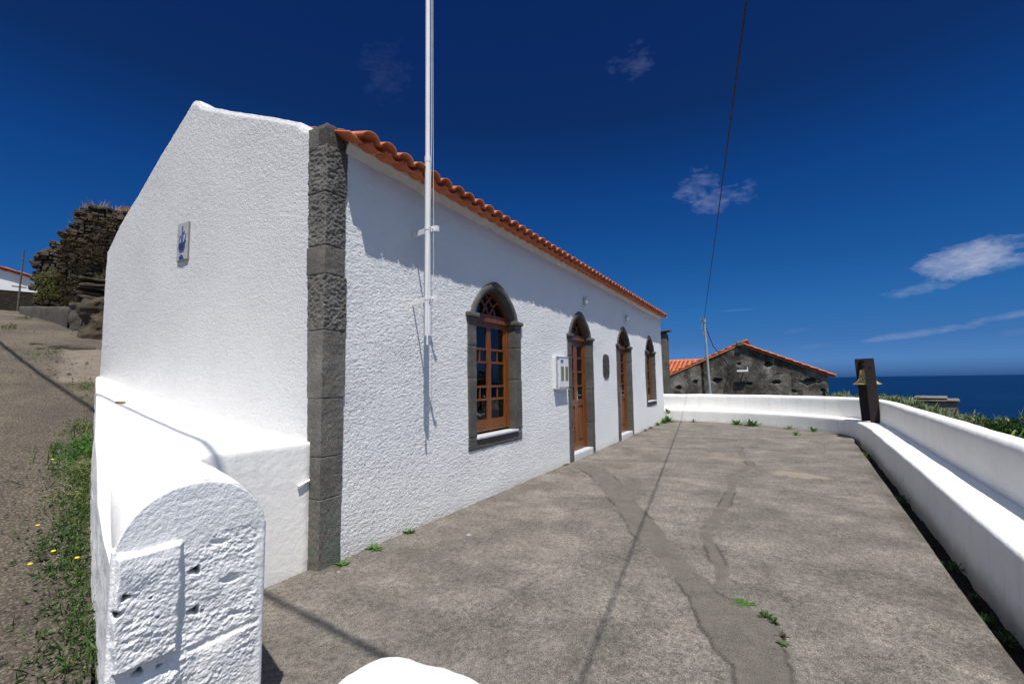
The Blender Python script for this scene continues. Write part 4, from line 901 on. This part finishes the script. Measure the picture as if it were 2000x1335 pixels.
# keep only the tiles left of the valley line
me = wr.data; import bmesh
bm = bmesh.new(); bm.from_mesh(me); off = parent_world(dh)
kill = [f for f in bm.faces if (lambda c: (c.y+off[1]) < yl-((c.z+off[2]+.12)-za)/(zA-za)*(yl-ya)-.0)(f.calc_center_median())]
bmesh.ops.delete(bm, geom=kill, context='FACES'); bm.to_mesh(me); bm.free()
mb = MB(); e1 = np.array([DX+.25, 0, 1.55]); e2 = e1+dvw*3.55
mb.add([[e1[0]+.02, 6.4, e1[2]-.03], [e2[0], 6.4, e2[2]-.03], [e2[0], 2.6, e2[2]-.03]], [[0, 1, 2]]); mb.tube([(e2[0], 6.6, e2[2]+.05), (e2[0], 2.8, e2[2]+.05)], .11, 10); mb.build('wing_roof_ridge', M['tile'], dh)
mb = MB(); rock(mb, 29.2, 29.75, 5.38, 5.95, -1, 4.30, .12, .03, .015, 4, 9); ch = mb.build('chimney', M['lowwall'], dh, True)
mb = MB(); rock(mb, 29.05, 29.9, 5.20, 6.1, 4.42, 4.50, .1, .03, .01, 4, 10, fn=lambda Q: Q+np.stack([Q[..., 0]*0, Q[..., 0]*0, (5.8-Q[..., 1])*.12], -1)); rock(mb, 29.25, 29.7, 5.45, 5.9, 4.28, 4.43, .1, .02, .01, 4, 12); mb.build('chimney_cap', M['lowwall'], ch, True)
fl = empty('floodlight', 'white floodlight fixed high on the dark gable wall', 'floodlight', (29.9, 1.3, 1.95))
mb = MB(); rock(mb, 29.62, 29.80, 1.02, 1.62, 1.86, 1.98, .05, .04, .004, 4, 3); mb.build('lamp_body', M['plastic'], fl, True)
mb = MB(); mb.tube([(29.72, 1.06, 1.92), (29.72, 1.06, 2.14)], .03, 8); mb.build('antenna', M['plastic'], fl); mb = MB(); mb.tube([(29.75, 1.3, 1.90), (30.05, 1.3, 1.80)], .03, 8); mb.build('arm', M['plastic'], fl)

# utility pole and the overhead cables
up = empty('utility_pole', 'thin grey steel pole with black cables in front of the dark gable house', 'pole', (24, 2.61, -1))
mb = MB(); mb.tube([(24, 2.50, -1), (24.0, 2.52, .9), (24, 2.62, 4.42)], [.068, .064, .05], 14); mb.build('shaft', M['steelpost'], up, True)
mb = MB(); mb.tube([(24, 2.62, 4.28), (24, 2.62, 4.46)], .085, 12); mb.bar((24, 2.55, 4.40), (24, 2.78, 4.40), .05, .05); mb.tube([(23.95, 2.66, 4.3), (23.93, 2.78, 4.0), (23.95, 2.72, 3.75), (24, 2.62, 3.6)], .02, 6); mb.build('cable_clamp', M['grey_pl'], up, True)
mb = MB(); mb.tube([(24, 2.62, 4.2), (25.5, 2.42, 3.2), (28.5, 2.05, 2.35), (29.9, 1.95, 2.2)], .018, 6); mb.build('drop_cable', M['cable'], up, True)
def cable(p0, p1, r, sag, name, label):
    p0, p1 = np.array(p0, float), np.array(p1, float); t = np.linspace(0, 1, 60); P = p0+(p1-p0)*t[:, None]; P[:, 2] -= sag*4*t*(1-t)
    mb = MB(); mb.tube(P, r, 8); return tag(mb.build(name, M['cable'], None, True), label, 'cable')
cable((24, 2.62, 4.42), (-4, -1.11, 5.09), .0095, .05, 'overhead_cable', 'black overhead cable running from the grey pole up out of the picture')
cable((1.79+.112*-8-.324*7.5, -8-.2848*7.5, 7.5), (1.79+.112*34-.324*7.5, 34-.2848*7.5, 7.5), .027, .0, 'service_cable', 'second overhead cable above the wall whose shadow crosses road, wall and terrace')

# ------------------------------------------------------------------ ruin, low wall, boulder, far house uphill
ruin = empty('ruined_stone_wall', 'tall ruined dry stone wall with dead creepers behind the house', 'ruined wall', (4.2, 17.5, 3))
SR = 18.5
RP = np.array([(-1.38, 3.82), (-1.45, 4.39), (-1.47, 4.91), (-1.45, 5.46), (-1.26, 5.55), (-1.23, 5.71), (-1.07, 5.8), (-1.03, 6.0), (-0.87, 6.15), (-0.82, 6.38), (-0.69, 6.54), (-0.66, 6.73), (-0.56, 6.92), (-0.39, 7.02), (-0.01, 7.09), (0.26, 7.02), (1.0, 7.05), (2.4, 6.6), (3.6, 5.6), (3.9, 3.6)])
rg = np.random.default_rng(5); mbr = MB()
core = MB(); cc = [(a*.96+.03, b-.10) for a, b in RP]
V = [list(xy(SR+.12, a))+[b] for a, b in cc]+[list(xy(SR+.75, a))+[b] for a, b in cc]; k = len(cc)
core.add(V, [[i, i+1, k+i+1, k+i] for i in range(k-1)])
cen = [list(xy(SR+.12, .8))+[3.5]]; core.add(cen+V[:k], [[0, i+2, i+1] for i in range(k-1)]); core.build('core', M['rubble'], ruin)
zrow = 3.45
while zrow < 7.5:
    h = rg.uniform(.06, .13); a = -1.7
    while a < 3.9:
        w = rg.uniform(.08, .26); ac, zc_ = a+w/2, zrow+h/2
        if inside(np.array([ac]), np.array([zc_]), [tuple(p) for p in RP])[0]:
            dd = rg.uniform(-.07, .07); ang = rg.uniform(-.28, .28); h_ = h; h = h*rg.uniform(.65, 1.25)
            Mx = np.eye(4); ca, sa = math.cos(ang), math.sin(ang); x_, y_ = xy(SR, ac)
            Mx[:3, 0] = [N3[0]*ca, N3[1]*ca, sa]; Mx[:3, 1] = [U3[0], U3[1], 0]; Mx[:3, 2] = [-N3[0]*sa, -N3[1]*sa, ca]; Mx[:3, 3] = [x_, y_, zc_]
            rock(mbr, -w/2, w/2, dd-.02, dd+.5 if zc_ > 5 else dd+.22, -h/2, h/2, .09, .03, .04, 9, int(rg.integers(1e4)), Mx=Mx, skip=((1, 1),)); h = h_
        a += w+rg.uniform(.004, .02)
    zrow += h
mbr.build('masonry', M['rubble'], ruin, False)
def leaf_mesh(name, centers, size, mat, parent=None, aspect=.35, up=.3, seed=0, smooth=False, dirs=None):
    rg = np.random.default_rng(seed); C_ = np.asarray(centers, float); n = len(C_)
    d = rg.normal(size=(n, 3)) if dirs is None else np.asarray(dirs, float).copy(); 
    if dirs is None: d[:, 2] = np.abs(d[:, 2])*up+up*.5
    d /= np.linalg.norm(d, axis=1)[:, None]; r = rg.normal(size=(n, 3)); s = np.cross(d, r); s /= np.linalg.norm(s, axis=1)[:, None]+1e-9
    L = (size*rg.uniform(.6, 1.3, n))[:, None]; w = L*aspect/2; nn = np.cross(d, s)
    V = np.stack([C_, C_+d*L*.45+s*w+nn*w*.4, C_+d*L-nn*L*.12, C_+d*L*.45-s*w+nn*w*.4], 1).reshape(-1, 3)
    i = np.arange(n)[:, None]*4; F3 = np.concatenate([i+np.array([[0, 1, 2]]), i+np.array([[0, 2, 3]])])
    o_ = raw_mesh(name, V, F3, mat, parent, False)
    if name == 'grass_blades': o_['kind'] = 'stuff'
    return o_
def blob(n, c, r, seed, squash=(1, 1, 1), shell=.35):
    rg = np.random.default_rng(seed); v = rg.normal(size=(n, 3)); v /= np.linalg.norm(v, axis=1)[:, None]
    rad = rg.uniform(shell, 1, n)**.5; P = v*rad[:, None]; k = 1+.45*fbm(v*1.0+np.array(c), 1.6, 3, seed)[:, None]*1.6
    return np.array(c)+P*k*r*np.array(squash)
# creepers: dry on the face, green low down
rg = np.random.default_rng(9)
def face_pts(n, a0, a1, z0, z1, dens_seed, thr=-.1, off=-.12):
    a = rg.uniform(a0, a1, n); z_ = rg.uniform(z0, z1, n); k = inside(a, z_, [tuple(p) for p in RP]) & (fbm(np.stack([a, a*0, z_], -1), 1.6, 3, dens_seed) > thr); a, z_ = a[k], z_[k]
    x_, y_ = xy(SR+off+rg.uniform(-.12, .06, len(a)), a); return np.stack([x_, y_, z_], -1)
leaf_mesh('creeper', face_pts(13000, -1.0, 2.5, 3.8, 6.7, 3, -.15), .06, M['vine'], ruin, .3, .2, 4)
leaf_mesh('creeper', face_pts(6500, -1.4, 1.0, 3.6, 4.9, 4, .06, -.12), .05, M['fennel'], ruin, .25, .8, 5)
leaf_mesh('creeper', face_pts(2600, .6, 1.5, 3.9, 5.6, 6, -.3, -.25), .14, M['bush'], ruin, .4, .5, 6)
n = 1500; a = rg.uniform(-.85, 1.7, n); zt_ = np.interp(a, RP[:, 0][1:-1], RP[:, 1][1:-1]); x_, y_ = xy(SR+rg.uniform(0, .5, n), a); P = np.stack([x_, y_, zt_-.03], -1); k = (a > .3) | (rg.uniform(size=n) < .12)
dr_ = np.stack([rg.normal(0, .35, n), rg.normal(0, .35, n), np.ones(n)], -1)
tag(leaf_mesh('dry_grass', P[k], .27, M['straw'], None, .03, 1, 3, dirs=dr_[k]), kind='stuff')
# flat slabs stacked beside the ruin
sp_ = empty('stacked_slabs', 'stack of flat grey stone slabs at the foot of the ruin', 'stones', (*xy(14.5, -.35), 3.3)); 
for k in range(7):
    mb = MB(); Mx = np.eye(4); an = rg.uniform(-.2, .2); ca, sa = math.cos(an), math.sin(an); x_, y_ = xy(14.4+rg.uniform(-.05, .1), .12+rg.uniform(-.06, .06)); z_ = 3.36+k*.115
    Mx[:3, 0] = [N3[0]*ca, N3[1]*ca, sa]; Mx[:3, 1] = [U3[0], U3[1], 0]; Mx[:3, 2] = [-N3[0]*sa, -N3[1]*sa, ca]; Mx[:3, 3] = [x_, y_, z_]
    rock(mb, -.50, .50, -.1, .5, -.032, .032, .06, .02, .04, 6, 900+k, Mx=Mx); mb.build('slab', M['rubble'], sp_, True)
lw = MB(); G = []
ls_ = np.linspace(0, 1, 90); sA, nA, sB, nB = 13.7, -.52, 17.6, -1.60
for o_, zf in ((0, -.25), (0, .5), (0, .9), (.02, 1.), (.15, 1.02), (.28, 1.), (.30, -.25)):
    s_a = sA+(sB-sA)*ls_; n_a = nA+(nB-nA)*ls_; x_, y_ = xy(s_a, n_a+o_); hgt = .44+(.20-.44)*ls_; base = zroad(s_a); G.append(np.stack([x_, y_, base+hgt*zf], -1))
G = np.array(G); G[1:, :, 2] += .02*fbm(G[1:], 2, 3, 4); G[..., :2] += .03*fbm(G, 2, 3, 6)[..., None]
G = np.concatenate([G[:, :1]*0+G[3:4, :1], G], 1)
tag(grid_mesh('low_concrete_wall', G, M['lowwall'], flip=True), 'low grey concrete retaining wall at the foot of the ruin', 'wall')
bo = MB(); Mx = np.eye(4); x_, y_ = xy(11.9, -.02); Mx[:3, 0] = [N3[0], N3[1], 0]; Mx[:3, 1] = [U3[0], U3[1], 0]; Mx[:3, 3] = [x_, y_, 0]
rock(bo, -.30, .55, 0, .7, 2.1, 3.28, .03, .08, .13, 3.6, 41, Mx=Mx, fn=lambda Q: Q-np.stack([(Q[..., 2]-2.3)*(-.10), Q[..., 0]*0, Q[..., 0]*0], -1)); tag(bo.build('boulder', M['rubble'], None, True), 'dark rough rock standing at the back corner of the white house', 'boulder')
bo = MB(); Mx2 = Mx.copy(); x_, y_ = xy(13.4, -.35); Mx2[:3, 3] = [x_, y_, 0]; rock(bo, -.14, .10, 0, .4, 2.7, 3.32, .04, .04, .06, 6, 43, Mx=Mx2); tag(bo.build('boulder', M['lowwall'], None, True), 'small upright grey stone closing the near end of the low concrete wall', 'boulder')
for k, (s_a, n_a, r_) in enumerate(((10.6, -.62, .10), (10.75, -.42, .14), (10.7, -.22, .12), (10.95, -.75, .08))):
    bo = MB(); x_, y_ = xy(s_a, n_a); z_ = float(zroad(s_a)); rock(bo, x_-r_*1.4, x_+r_*1.4, y_-r_, y_+r_, z_-.05, z_+r_*.45, .04, .05, .03, 6, 60+k)
    tag(bo.build('loose_stone', M['lowwall'], None, True), ['smallest flat loose stone of the row left of the rock', 'widest flat loose stone beside the rock', 'loose stone touching the foot of the dark rock', 'outermost tiny loose stone on the road'][k], 'stone', 'loose stones at the road edge')
fh = empty('far_white_house', 'white house with orange tile edge at the far left up the road', 'house', (6, 29.5, 5))
mb = MB(); sF = 29.6
def fpt(n_, z_, ds=0): x_, y_ = xy(sF+ds, n_); return [x_, y_, z_]
lft, rgt = -9.0, -2.02
mb.add([fpt(lft, 5.85), fpt(rgt, 5.85), fpt(rgt, 6.48), fpt(lft, 8.4)], [[0, 1, 2, 3]]); mb.add([fpt(rgt, 5.85), fpt(rgt, 5.85, 8), fpt(rgt, 6.48, 8), fpt(rgt, 6.48)], [[0, 1, 2, 3]]); mb.build('wall', M['white_far'], fh)
mb = MB(); mb.add([fpt(lft, 4.2, .02), fpt(rgt, 4.2, .02), fpt(rgt, 5.86, .02), fpt(lft, 5.86, .02)], [[0, 1, 2, 3]]); mb.add([fpt(rgt+.01, 4.2), fpt(rgt+.01, 4.2, 8), fpt(rgt+.01, 5.86, 8), fpt(rgt+.01, 5.86)], [[0, 1, 2, 3]]); mb.build('basement_wall', M['soil_and_shade'], fh)  # basement coloured near-black: its shade is painted on
d_ = np.array(fpt(lft, 8.4))-np.array(fpt(rgt, 6.48)); L = np.linalg.norm(d_); dv = d_/L; du = np.array([U3[0], U3[1], 0.])
roof_tiles('roof', tuple(np.array(fpt(rgt+.2, 6.46, 6.3))), tuple(-du), tuple(dv), 25, int(L/.45), .26, .45, M['tile'], fh, 5, .03, 4)
pl = MB(); x_, y_ = xy(26, -2.40); pl.tube([(x_, y_, 4.4), (x_+.05, y_, 7.0)], .03, 8); pl.bar((x_-.2, y_, 5.5), (x_+.2, y_, 5.5), .03, .04); tag(pl.build('thin_pole', M['lowwall'], None, True), 'thin weathered pole in front of the far white house', 'pole')

# ------------------------------------------------------------------ beyond the parapet
hut = empty('stone_hut', 'small grey rendered hut with flat roof slab beyond the parapet', 'hut', (26.8, -6.2, -2))
ang = math.radians(-14); Mx = np.eye(4); Mx[:2, :2] = [[math.cos(ang), -math.sin(ang)], [math.sin(ang), math.cos(ang)]]; Mx[:3, 3] = [26.7, -6.22, 0]
mb = MB(); rock(mb, 0, 2.2, -.80, .62, -3, .38, .08, .03, .03, 3, 21, Mx=Mx); mb.build('wall', M['hut'], hut, True)
mb = MB(); rock(mb, -.06, 2.3, -.88, .70, .38, .45, .1, .02, .01, 3, 23, Mx=Mx); rock(mb, -.02, 2.6, -.5, .62, .50, .55, .1, .02, .01, 3, 24, Mx=Mx); mb.build('roof_slab', M['hut'], hut, True)
def shrub(name, label, cat, c, r, h, n, size, mat, seed, group=None, aspect=.25, upr=.9, stems=7, sq=(1, 1, 1)):
    o = empty(name, label, cat, c, group); rg = np.random.default_rng(seed); gz_ = float(ground_z(np.array(c[0]), np.array(c[1])))
    mb = MB(); tips = []
    for k in range(stems):
        a = rg.uniform(0, 2*PI); q = rg.uniform(.2, .9); tip = np.array([c[0]+math.cos(a)*r*q*sq[0], c[1]+math.sin(a)*r*q*sq[1], c[2]+h*rg.uniform(.45, .95)]); tips.append(tip)
        b = np.array([c[0]+math.cos(a)*.1, c[1]+math.sin(a)*.1, gz_-.05]); mb.tube([b, (b+tip)/2+[0, 0, .1], tip], [.03, .02, .008], 5)
    mb.build('trunk', M['stem'], o, True)
    cl = []
    for k in range(max(6, stems*2)):
        a = rg.uniform(0, 2*PI); q = rg.uniform(0, 1)**.5; cc_ = np.array([c[0]+math.cos(a)*r*q*sq[0], c[1]+math.sin(a)*r*q*sq[1], c[2]+h*rg.uniform(-.1, .8)*(1-.35*q)])
        cl.append(blob(n//max(6, stems*2), cc_, r*.36, seed+k, (1, 1, .9)))
    leaf_mesh('foliage', np.concatenate(cl), size, mat, o, aspect, upr, seed); return o
G1 = 'shrubs beyond the parapet'
shrub('shrub', 'lowest grey-green shrub just left of the bell stand', 'shrub', (25.0, -3.1, .0), .9, .75, 1500, .20, M['silver'], 1, G1)
shrub('shrub', 'grey-green shrub directly right of the bell posts', 'shrub', (25.2, -4.35, -.12), .85, .95, 2400, .24, M['silver'], 2, G1)
shrub('shrub', 'tallest grey-green shrub between bell stand and hut', 'shrub', (24.6, -4.9, -.30), .95, 1.10, 2600, .24, M['silver'], 3, G1)
shrub('shrub', 'grey-green shrub covering the left wall of the hut', 'shrub', (24.4, -5.6, -.80), .9, 1.0, 2600, .22, M['silver'], 4, G1)
shrub('shrub', 'brownish green shrub in front of the hut corner', 'shrub', (24.8, -6.35, -1.05), .8, .85, 2000, .22, M['silver'], 5, G1)
shrub('shrub', 'lone rounded olive shrub standing against the sea right of the hut', 'shrub', (22.6, -6.42, -.66), .75, .8, 2300, .17, M['silver'], 6, G1, aspect=.35)
shrub('bush', 'dark green bush at the right edge above the parapet', 'bush', (17.2, -5.75, -.52), 1.1, .85, 9000, .09, M['bush'], 7, None, .5, .6)
bl2 = MB(); base = np.array([15.2, -4.75, -.75])
for k, (dx_, dy_, hz) in enumerate(((.0, -.55, 1.15), (.2, -.3, .95), (-.2, .45, .85))):
    t = np.linspace(0, 1, 12)[:, None]; P = base+np.array([dx_, dy_, 0])*t+np.array([0, 0, 1.])*hz*(1-(1-t)**1.7); w = .045*np.sin(PI*np.clip(t, .03, .98))**.7
    sd_ = np.cross(np.array([dx_, dy_, .2]), [0, 0, 1.]); sd_ /= np.linalg.norm(sd_); V = np.concatenate([P-sd_*w+[0, 0, .03], P, P+sd_*w+[0, 0, .03]]); bl2.add(V, [[i, i+1, 12+i+1, 12+i] for i in range(11)]+[[12+i, 12+i+1, 24+i+1, 24+i] for i in range(11)])
tag(bl2.build('broad_leaf_plant', M['banana'], None, True), 'pale broad-leaved plant in front of the dark bush', 'plant')
n = 60; rg = np.random.default_rng(12); P = np.stack([rg.uniform(21, 25, n), rg.uniform(-8, -4.6, n), rg.uniform(-1.1, -.4, n)], -1); dr_ = np.stack([rg.normal(0, .2, n), rg.normal(0, .35, n), np.ones(n)], -1)
tag(leaf_mesh('tall_grass', P, .75, M['silver'], None, .012, 1, 3, dirs=dr_), kind='stuff')

# ------------------------------------------------------------------ weeds on the terrace
def rosette(x_, y_, z_, r_, n_, label, seed, mat='weed', cat='weed', flat=.35, grp='weeds on the terrace', asp=.22):
    rg = np.random.default_rng(seed); a = rg.uniform(0, 2*PI, n_); el_ = rg.uniform(.1, 1.1, n_)*flat*2; d = np.stack([np.cos(a)*np.cos(el_), np.sin(a)*np.cos(el_), np.sin(el_)], -1); V = []; Fq = []
    for k in range(n_):
        L = r_*rg.uniform(.6, 1.1); s = np.array([-math.sin(a[k]), math.cos(a[k]), 0]); o_ = np.array([x_, y_, z_])+np.array([rg.normal(0, r_*.12), rg.normal(0, r_*.12), 0])
        t = np.array([0, .3, .6, .85, 1.]); w = L*asp*np.array([.25, .7, 1, .7, .05])/2; P = o_+d[k]*L*t[:, None]-np.array([0, 0, 1])*(L*.35*t**2)[:, None]*(1-flat); P[:, 2] = np.maximum(P[:, 2], z_+.004)
        b = len(V)*1; V += list(P-s*w[:, None])+list(P+[0, 0, -.15*L*asp])+list(P+s*w[:, None])
        for i in range(4): Fq += [[b+i, b+i+1, b+5+i+1, b+5+i], [b+5+i, b+5+i+1, b+10+i+1, b+10+i]]
    return tag(raw_mesh('weed', np.array(V), np.array(Fq), M[mat], None, True), label, cat, grp)
rosette(2.80, 3.27, 0, .085, 26, 'bright weed at the foot of the stone corner', 1)
rosette(3.20, 3.30, 0, .10, 34, 'bushy pale green weed against the facade, second from the corner', 2)
rosette(3.70, 3.32, 0, .085, 28, 'weed against the facade below the flagpole shadow', 3)
rosette(7.90, 3.33, 0, .08, 18, 'tiny weed at the foot of the nearer door jamb', 4)
rosette(3.62, .235, 0, .085, 16, 'star-shaped weed at the top of the crack in the repaired strip', 5, 'weed', 'weed', .15)
rosette(3.50, .10, 0, .06, 30, 'dense mossy weed just below the star-shaped one', 6, 'weed_dark', 'weed', .5)
rosette(3.44, .06, 0, .05, 24, 'small dark moss tuft joined to the dense weed', 61, 'weed_dark', 'weed', .5)
rosette(3.28, .015, 0, .045, 20, 'reddish sprig farther down the same crack', 7, 'vine', 'weed', .5)
rosette(3.19, .01, 0, .045, 18, 'lowest green sprig in the crack near the bottom edge', 8, 'weed_dark', 'weed', .5)
for k, (x_, y_, r_, n_, lb) in enumerate(((16.95, 3.22, .30, 60, 'tallest weed clump at the far end of the facade'), (16.4, 3.24, .22, 40, 'weed clump left of the tallest one at the far facade'), (15.6, 3.27, .15, 26, 'small weed below the farthest window'), (14.6, 3.29, .10, 20, 'tiny weed at the far facade foot right of the farther door'), (13.9, 3.30, .10, 18, 'smallest weed right beside the farther door'),
        (16.75, .98, .26, 40, 'left weed of the pair at the foot of the back bench'), (16.5, .55, .30, 50, 'right larger weed of the pair at the foot of the back bench'), (15.9, -.45, .16, 20, 'tiny weed right of the pair at the back bench'), (15.4, -1.0, .18, 26, 'weed at the foot of the bench near the curve'), (14.25, -.55, .16, 22, 'lone weed on the concrete in front of the bench curve'), (17.25, 2.4, .15, 20, 'tiny weed at the back bench near the house'))):
    rosette(x_, y_, .015, r_, n_, lb, 20+k, 'weed' if k not in (3, 4) else 'weed_dark', 'weed', .55)
for k, (x_, y_, r_, n_, lb) in enumerate(((11.6, -1.60, .18, 26, 'weed in the gutter farthest along the bench'), (5.4, -1.30, .10, 20, 'weed in the gutter halfway along the bench'), (4.72, -1.24, .09, 26, 'feathery weed in the gutter at the right'), (4.35, -1.20, .10, 30, 'leafy weed in the gutter nearest the right edge'), (4.12, -1.20, .10, 26, 'small leafy weed at the right picture edge'), (8.0, -1.47, .10, 18, 'tiny weed in the gutter behind the middle'))):
    rosette(x_, y_, -.13, r_, n_, lb, 50+k, 'weed_dark', 'weed', .75, 'weeds in the gutter')
rosette(13.80, -2.33, .44, .14, 18, 'small sprig at the foot of the near bell post', 80, 'fennel', 'weed', .7, None)
rosette(17.22, 3.25, .30, .22, 26, 'sprig growing from the wall at the far house corner', 81, 'weed', 'weed', .7, None)
# small things lying about
mb = MB(); mb.lathe([(0, .006), (.012, .006), (.022, .004), (.026, .0)], (3.93, 2.74, .002), 16); tag(mb.build('floor_drain', M['grey_pl'], None, True), 'small round dark plug in the concrete in front of the facade', 'drain')
mb = MB(); rock(mb, 2.00, 2.07, 5.53, 5.58, 1.345, 1.405, .02, .006, .003, 20, 3); tag(mb.build('brick_fragment', M['brick'], None, True), 'small brown brick fragment on top of the white wedge', 'brick')

# ------------------------------------------------------------------ weeds along the road wall
rg = np.random.default_rng(33); G2 = 'weed clumps along the roadside wall'
CL = [(2.75, -.02, .20, 0.16, 80, 'weed_dark', 'broad-leaved weed clump nearest the bottom edge beside the wall'), (3.05, -.06, .22, 0.15, 80, 'weed_dark', 'leafy weed clump with drooping leaves second up from the bottom'),
      (3.45, -.08, .20, 0.11, 99, 'weed_dark', 'weed clump with several yellow flowers low beside the wall'), (3.85, -.10, .26, 0.15, 142, 'weed_dark', 'large dark green weed clump at the middle of the wall'),
      (4.35, -.06, .22, 0.15, 117, 'grass', 'grassy weed clump above the large one'), (4.9, -.08, .24, 0.16, 130, 'grass', 'weed clump with a single yellow flower'), (5.45, -.12, .28, 0.23, 161, 'weed', 'feathery bright green clump near the wall top'),
      (6.1, -.10, .22, 0.17, 99, 'grass', 'thin grassy clump below the wedge corner'), (7.3, -.10, .24, 0.08, 62, 'grass', 'low grass tuft near the back corner of the wedge'), (8.0, -.12, .28, 0.11, 99, 'grass', 'green tuft where the wedge meets the road'),
      (10.4, -.45, .35, 0.14, 80, 'grass', 'grass tuft in front of the dark rock'), (13.2, -1.2, .30, 0.14, 62, 'grass', 'grass tuft at the foot of the low concrete wall'), (15.4, -1.2, .25, 0.14, 49, 'grass', 'small tuft against the low concrete wall farther up'), (3.9, -.72, .12, 0.02, 21, 'grass', 'flat tuft alone on the road left of the clumps'), (4.9, -.72, .15, 0.02, 18, 'straw', 'dry flat tuft on the road'), (21, -3.6, .7, 0.21, 93, 'grass', 'grass patch at the top of the road')]
def gr_tuft(s_a, n_a, r_, h_, n_, mt, lb, seed):
    rg = np.random.default_rng(seed); x0_, y0_ = xy(s_a, n_a); o = empty('weed_clump', lb, 'weed', (x0_, y0_, float(zroad(s_a))), G2)
    a = rg.normal(s_a, r_*.75, n_); b = np.minimum(nleft(a)-.012-np.abs(rg.normal(0, r_*.42, n_))+(n_a if n_a < -.3 else 0), nleft(a)-.01); x_, y_ = xy(a, b); z_ = zroad(a); q = np.hypot(a-s_a, b-n_a)/r_
    hh = .6*h_*np.clip(1.15-.45*q, .15, 1)*rg.uniform(.2, 1, n_); d = np.stack([rg.normal(0, .45, n_), rg.normal(0, .45, n_), rg.uniform(.5, 1.2, n_)], -1); d /= np.linalg.norm(d, axis=1)[:, None]
    P = np.stack([x_, y_, z_-.01], -1); leaf_mesh('grass_blades', P, h_*.5, M[mt], o, .05, 1, seed, dirs=d)
    P2 = P+d*hh[:, None]*.8; P3 = np.repeat(P, 3, 0)+np.repeat(d*hh[:, None], 3, 0)*rg.uniform(.2, 1.1, 3*n_)[:, None]+rg.normal(0, .018, (3*n_, 3)); leaf_mesh('foliage', P3, .034 if h_ > .1 else .024, M[mt], o, .36, .4, seed+1); leaf_mesh('foliage', P2[::3]-[0, 0, .04], .05, M['weed_dark' if seed % 4 else 'fennel'], o, .2, .4, seed+2)
    return o
for k, (s_a, n_a, r_, h_, n_, mt, lb) in enumerate(CL):
    c = gr_tuft(s_a, n_a, r_, h_, n_, mt, lb, 200+k)
    if k in (2, 5, 3):
        for j in range({2: 3, 5: 1, 3: 1}[k]):
            mbf = MB(); a = s_a+rg.normal(0, r_*.6); b = min(n_a+rg.normal(0, r_*.4), -.03); x_, y_ = xy(a, b); z_ = float(zroad(a))+h_*rg.uniform(.6, 1.0)
            mbf.lathe([(0, -.004), (.007, -.003), (.011, .001), (.008, .005), (0, .006)], (x_, y_, z_), 8)
            mbf.build('flower', M['flower'], c)
n = 500; a = rg.uniform(2.2, 8.2, n); b = nleft(a)-np.abs(rg.normal(0, .06, n))-.01; x_, y_ = xy(a, b); P = np.stack([x_, y_, zroad(a)-.01], -1); d = np.stack([rg.normal(0, .5, n), rg.normal(0, .5, n), np.ones(n)], -1)
tag(leaf_mesh('grass_fringe', P, .06, M['grass'], None, .07, 1, 9, dirs=d), kind='stuff')
# loose gravel on the road
mb = MB(); n = 2600; a = rg.uniform(2.3, 13, n); b = -np.abs(rg.normal(0, 1.2, n))-.05
for k in range(n):
    x_, y_ = xy(a[k], b[k]); r_ = rg.uniform(.004, .011)*(1+(rg.uniform() < .03)*1.6); z_ = float(zroad(a[k])); q = rg.uniform(.7, 1.3, 6)*r_
    mb.add([[x_-q[0], y_, z_+.01], [x_, y_-q[1], z_+.01], [x_+q[2], y_, z_+.01], [x_, y_+q[3], z_+.01], [x_, y_, z_+.012+q[4]]], [[0, 1, 4], [1, 2, 4], [2, 3, 4], [3, 0, 4]])
tag(mb.build('gravel', M['lowwall']), kind='stuff')
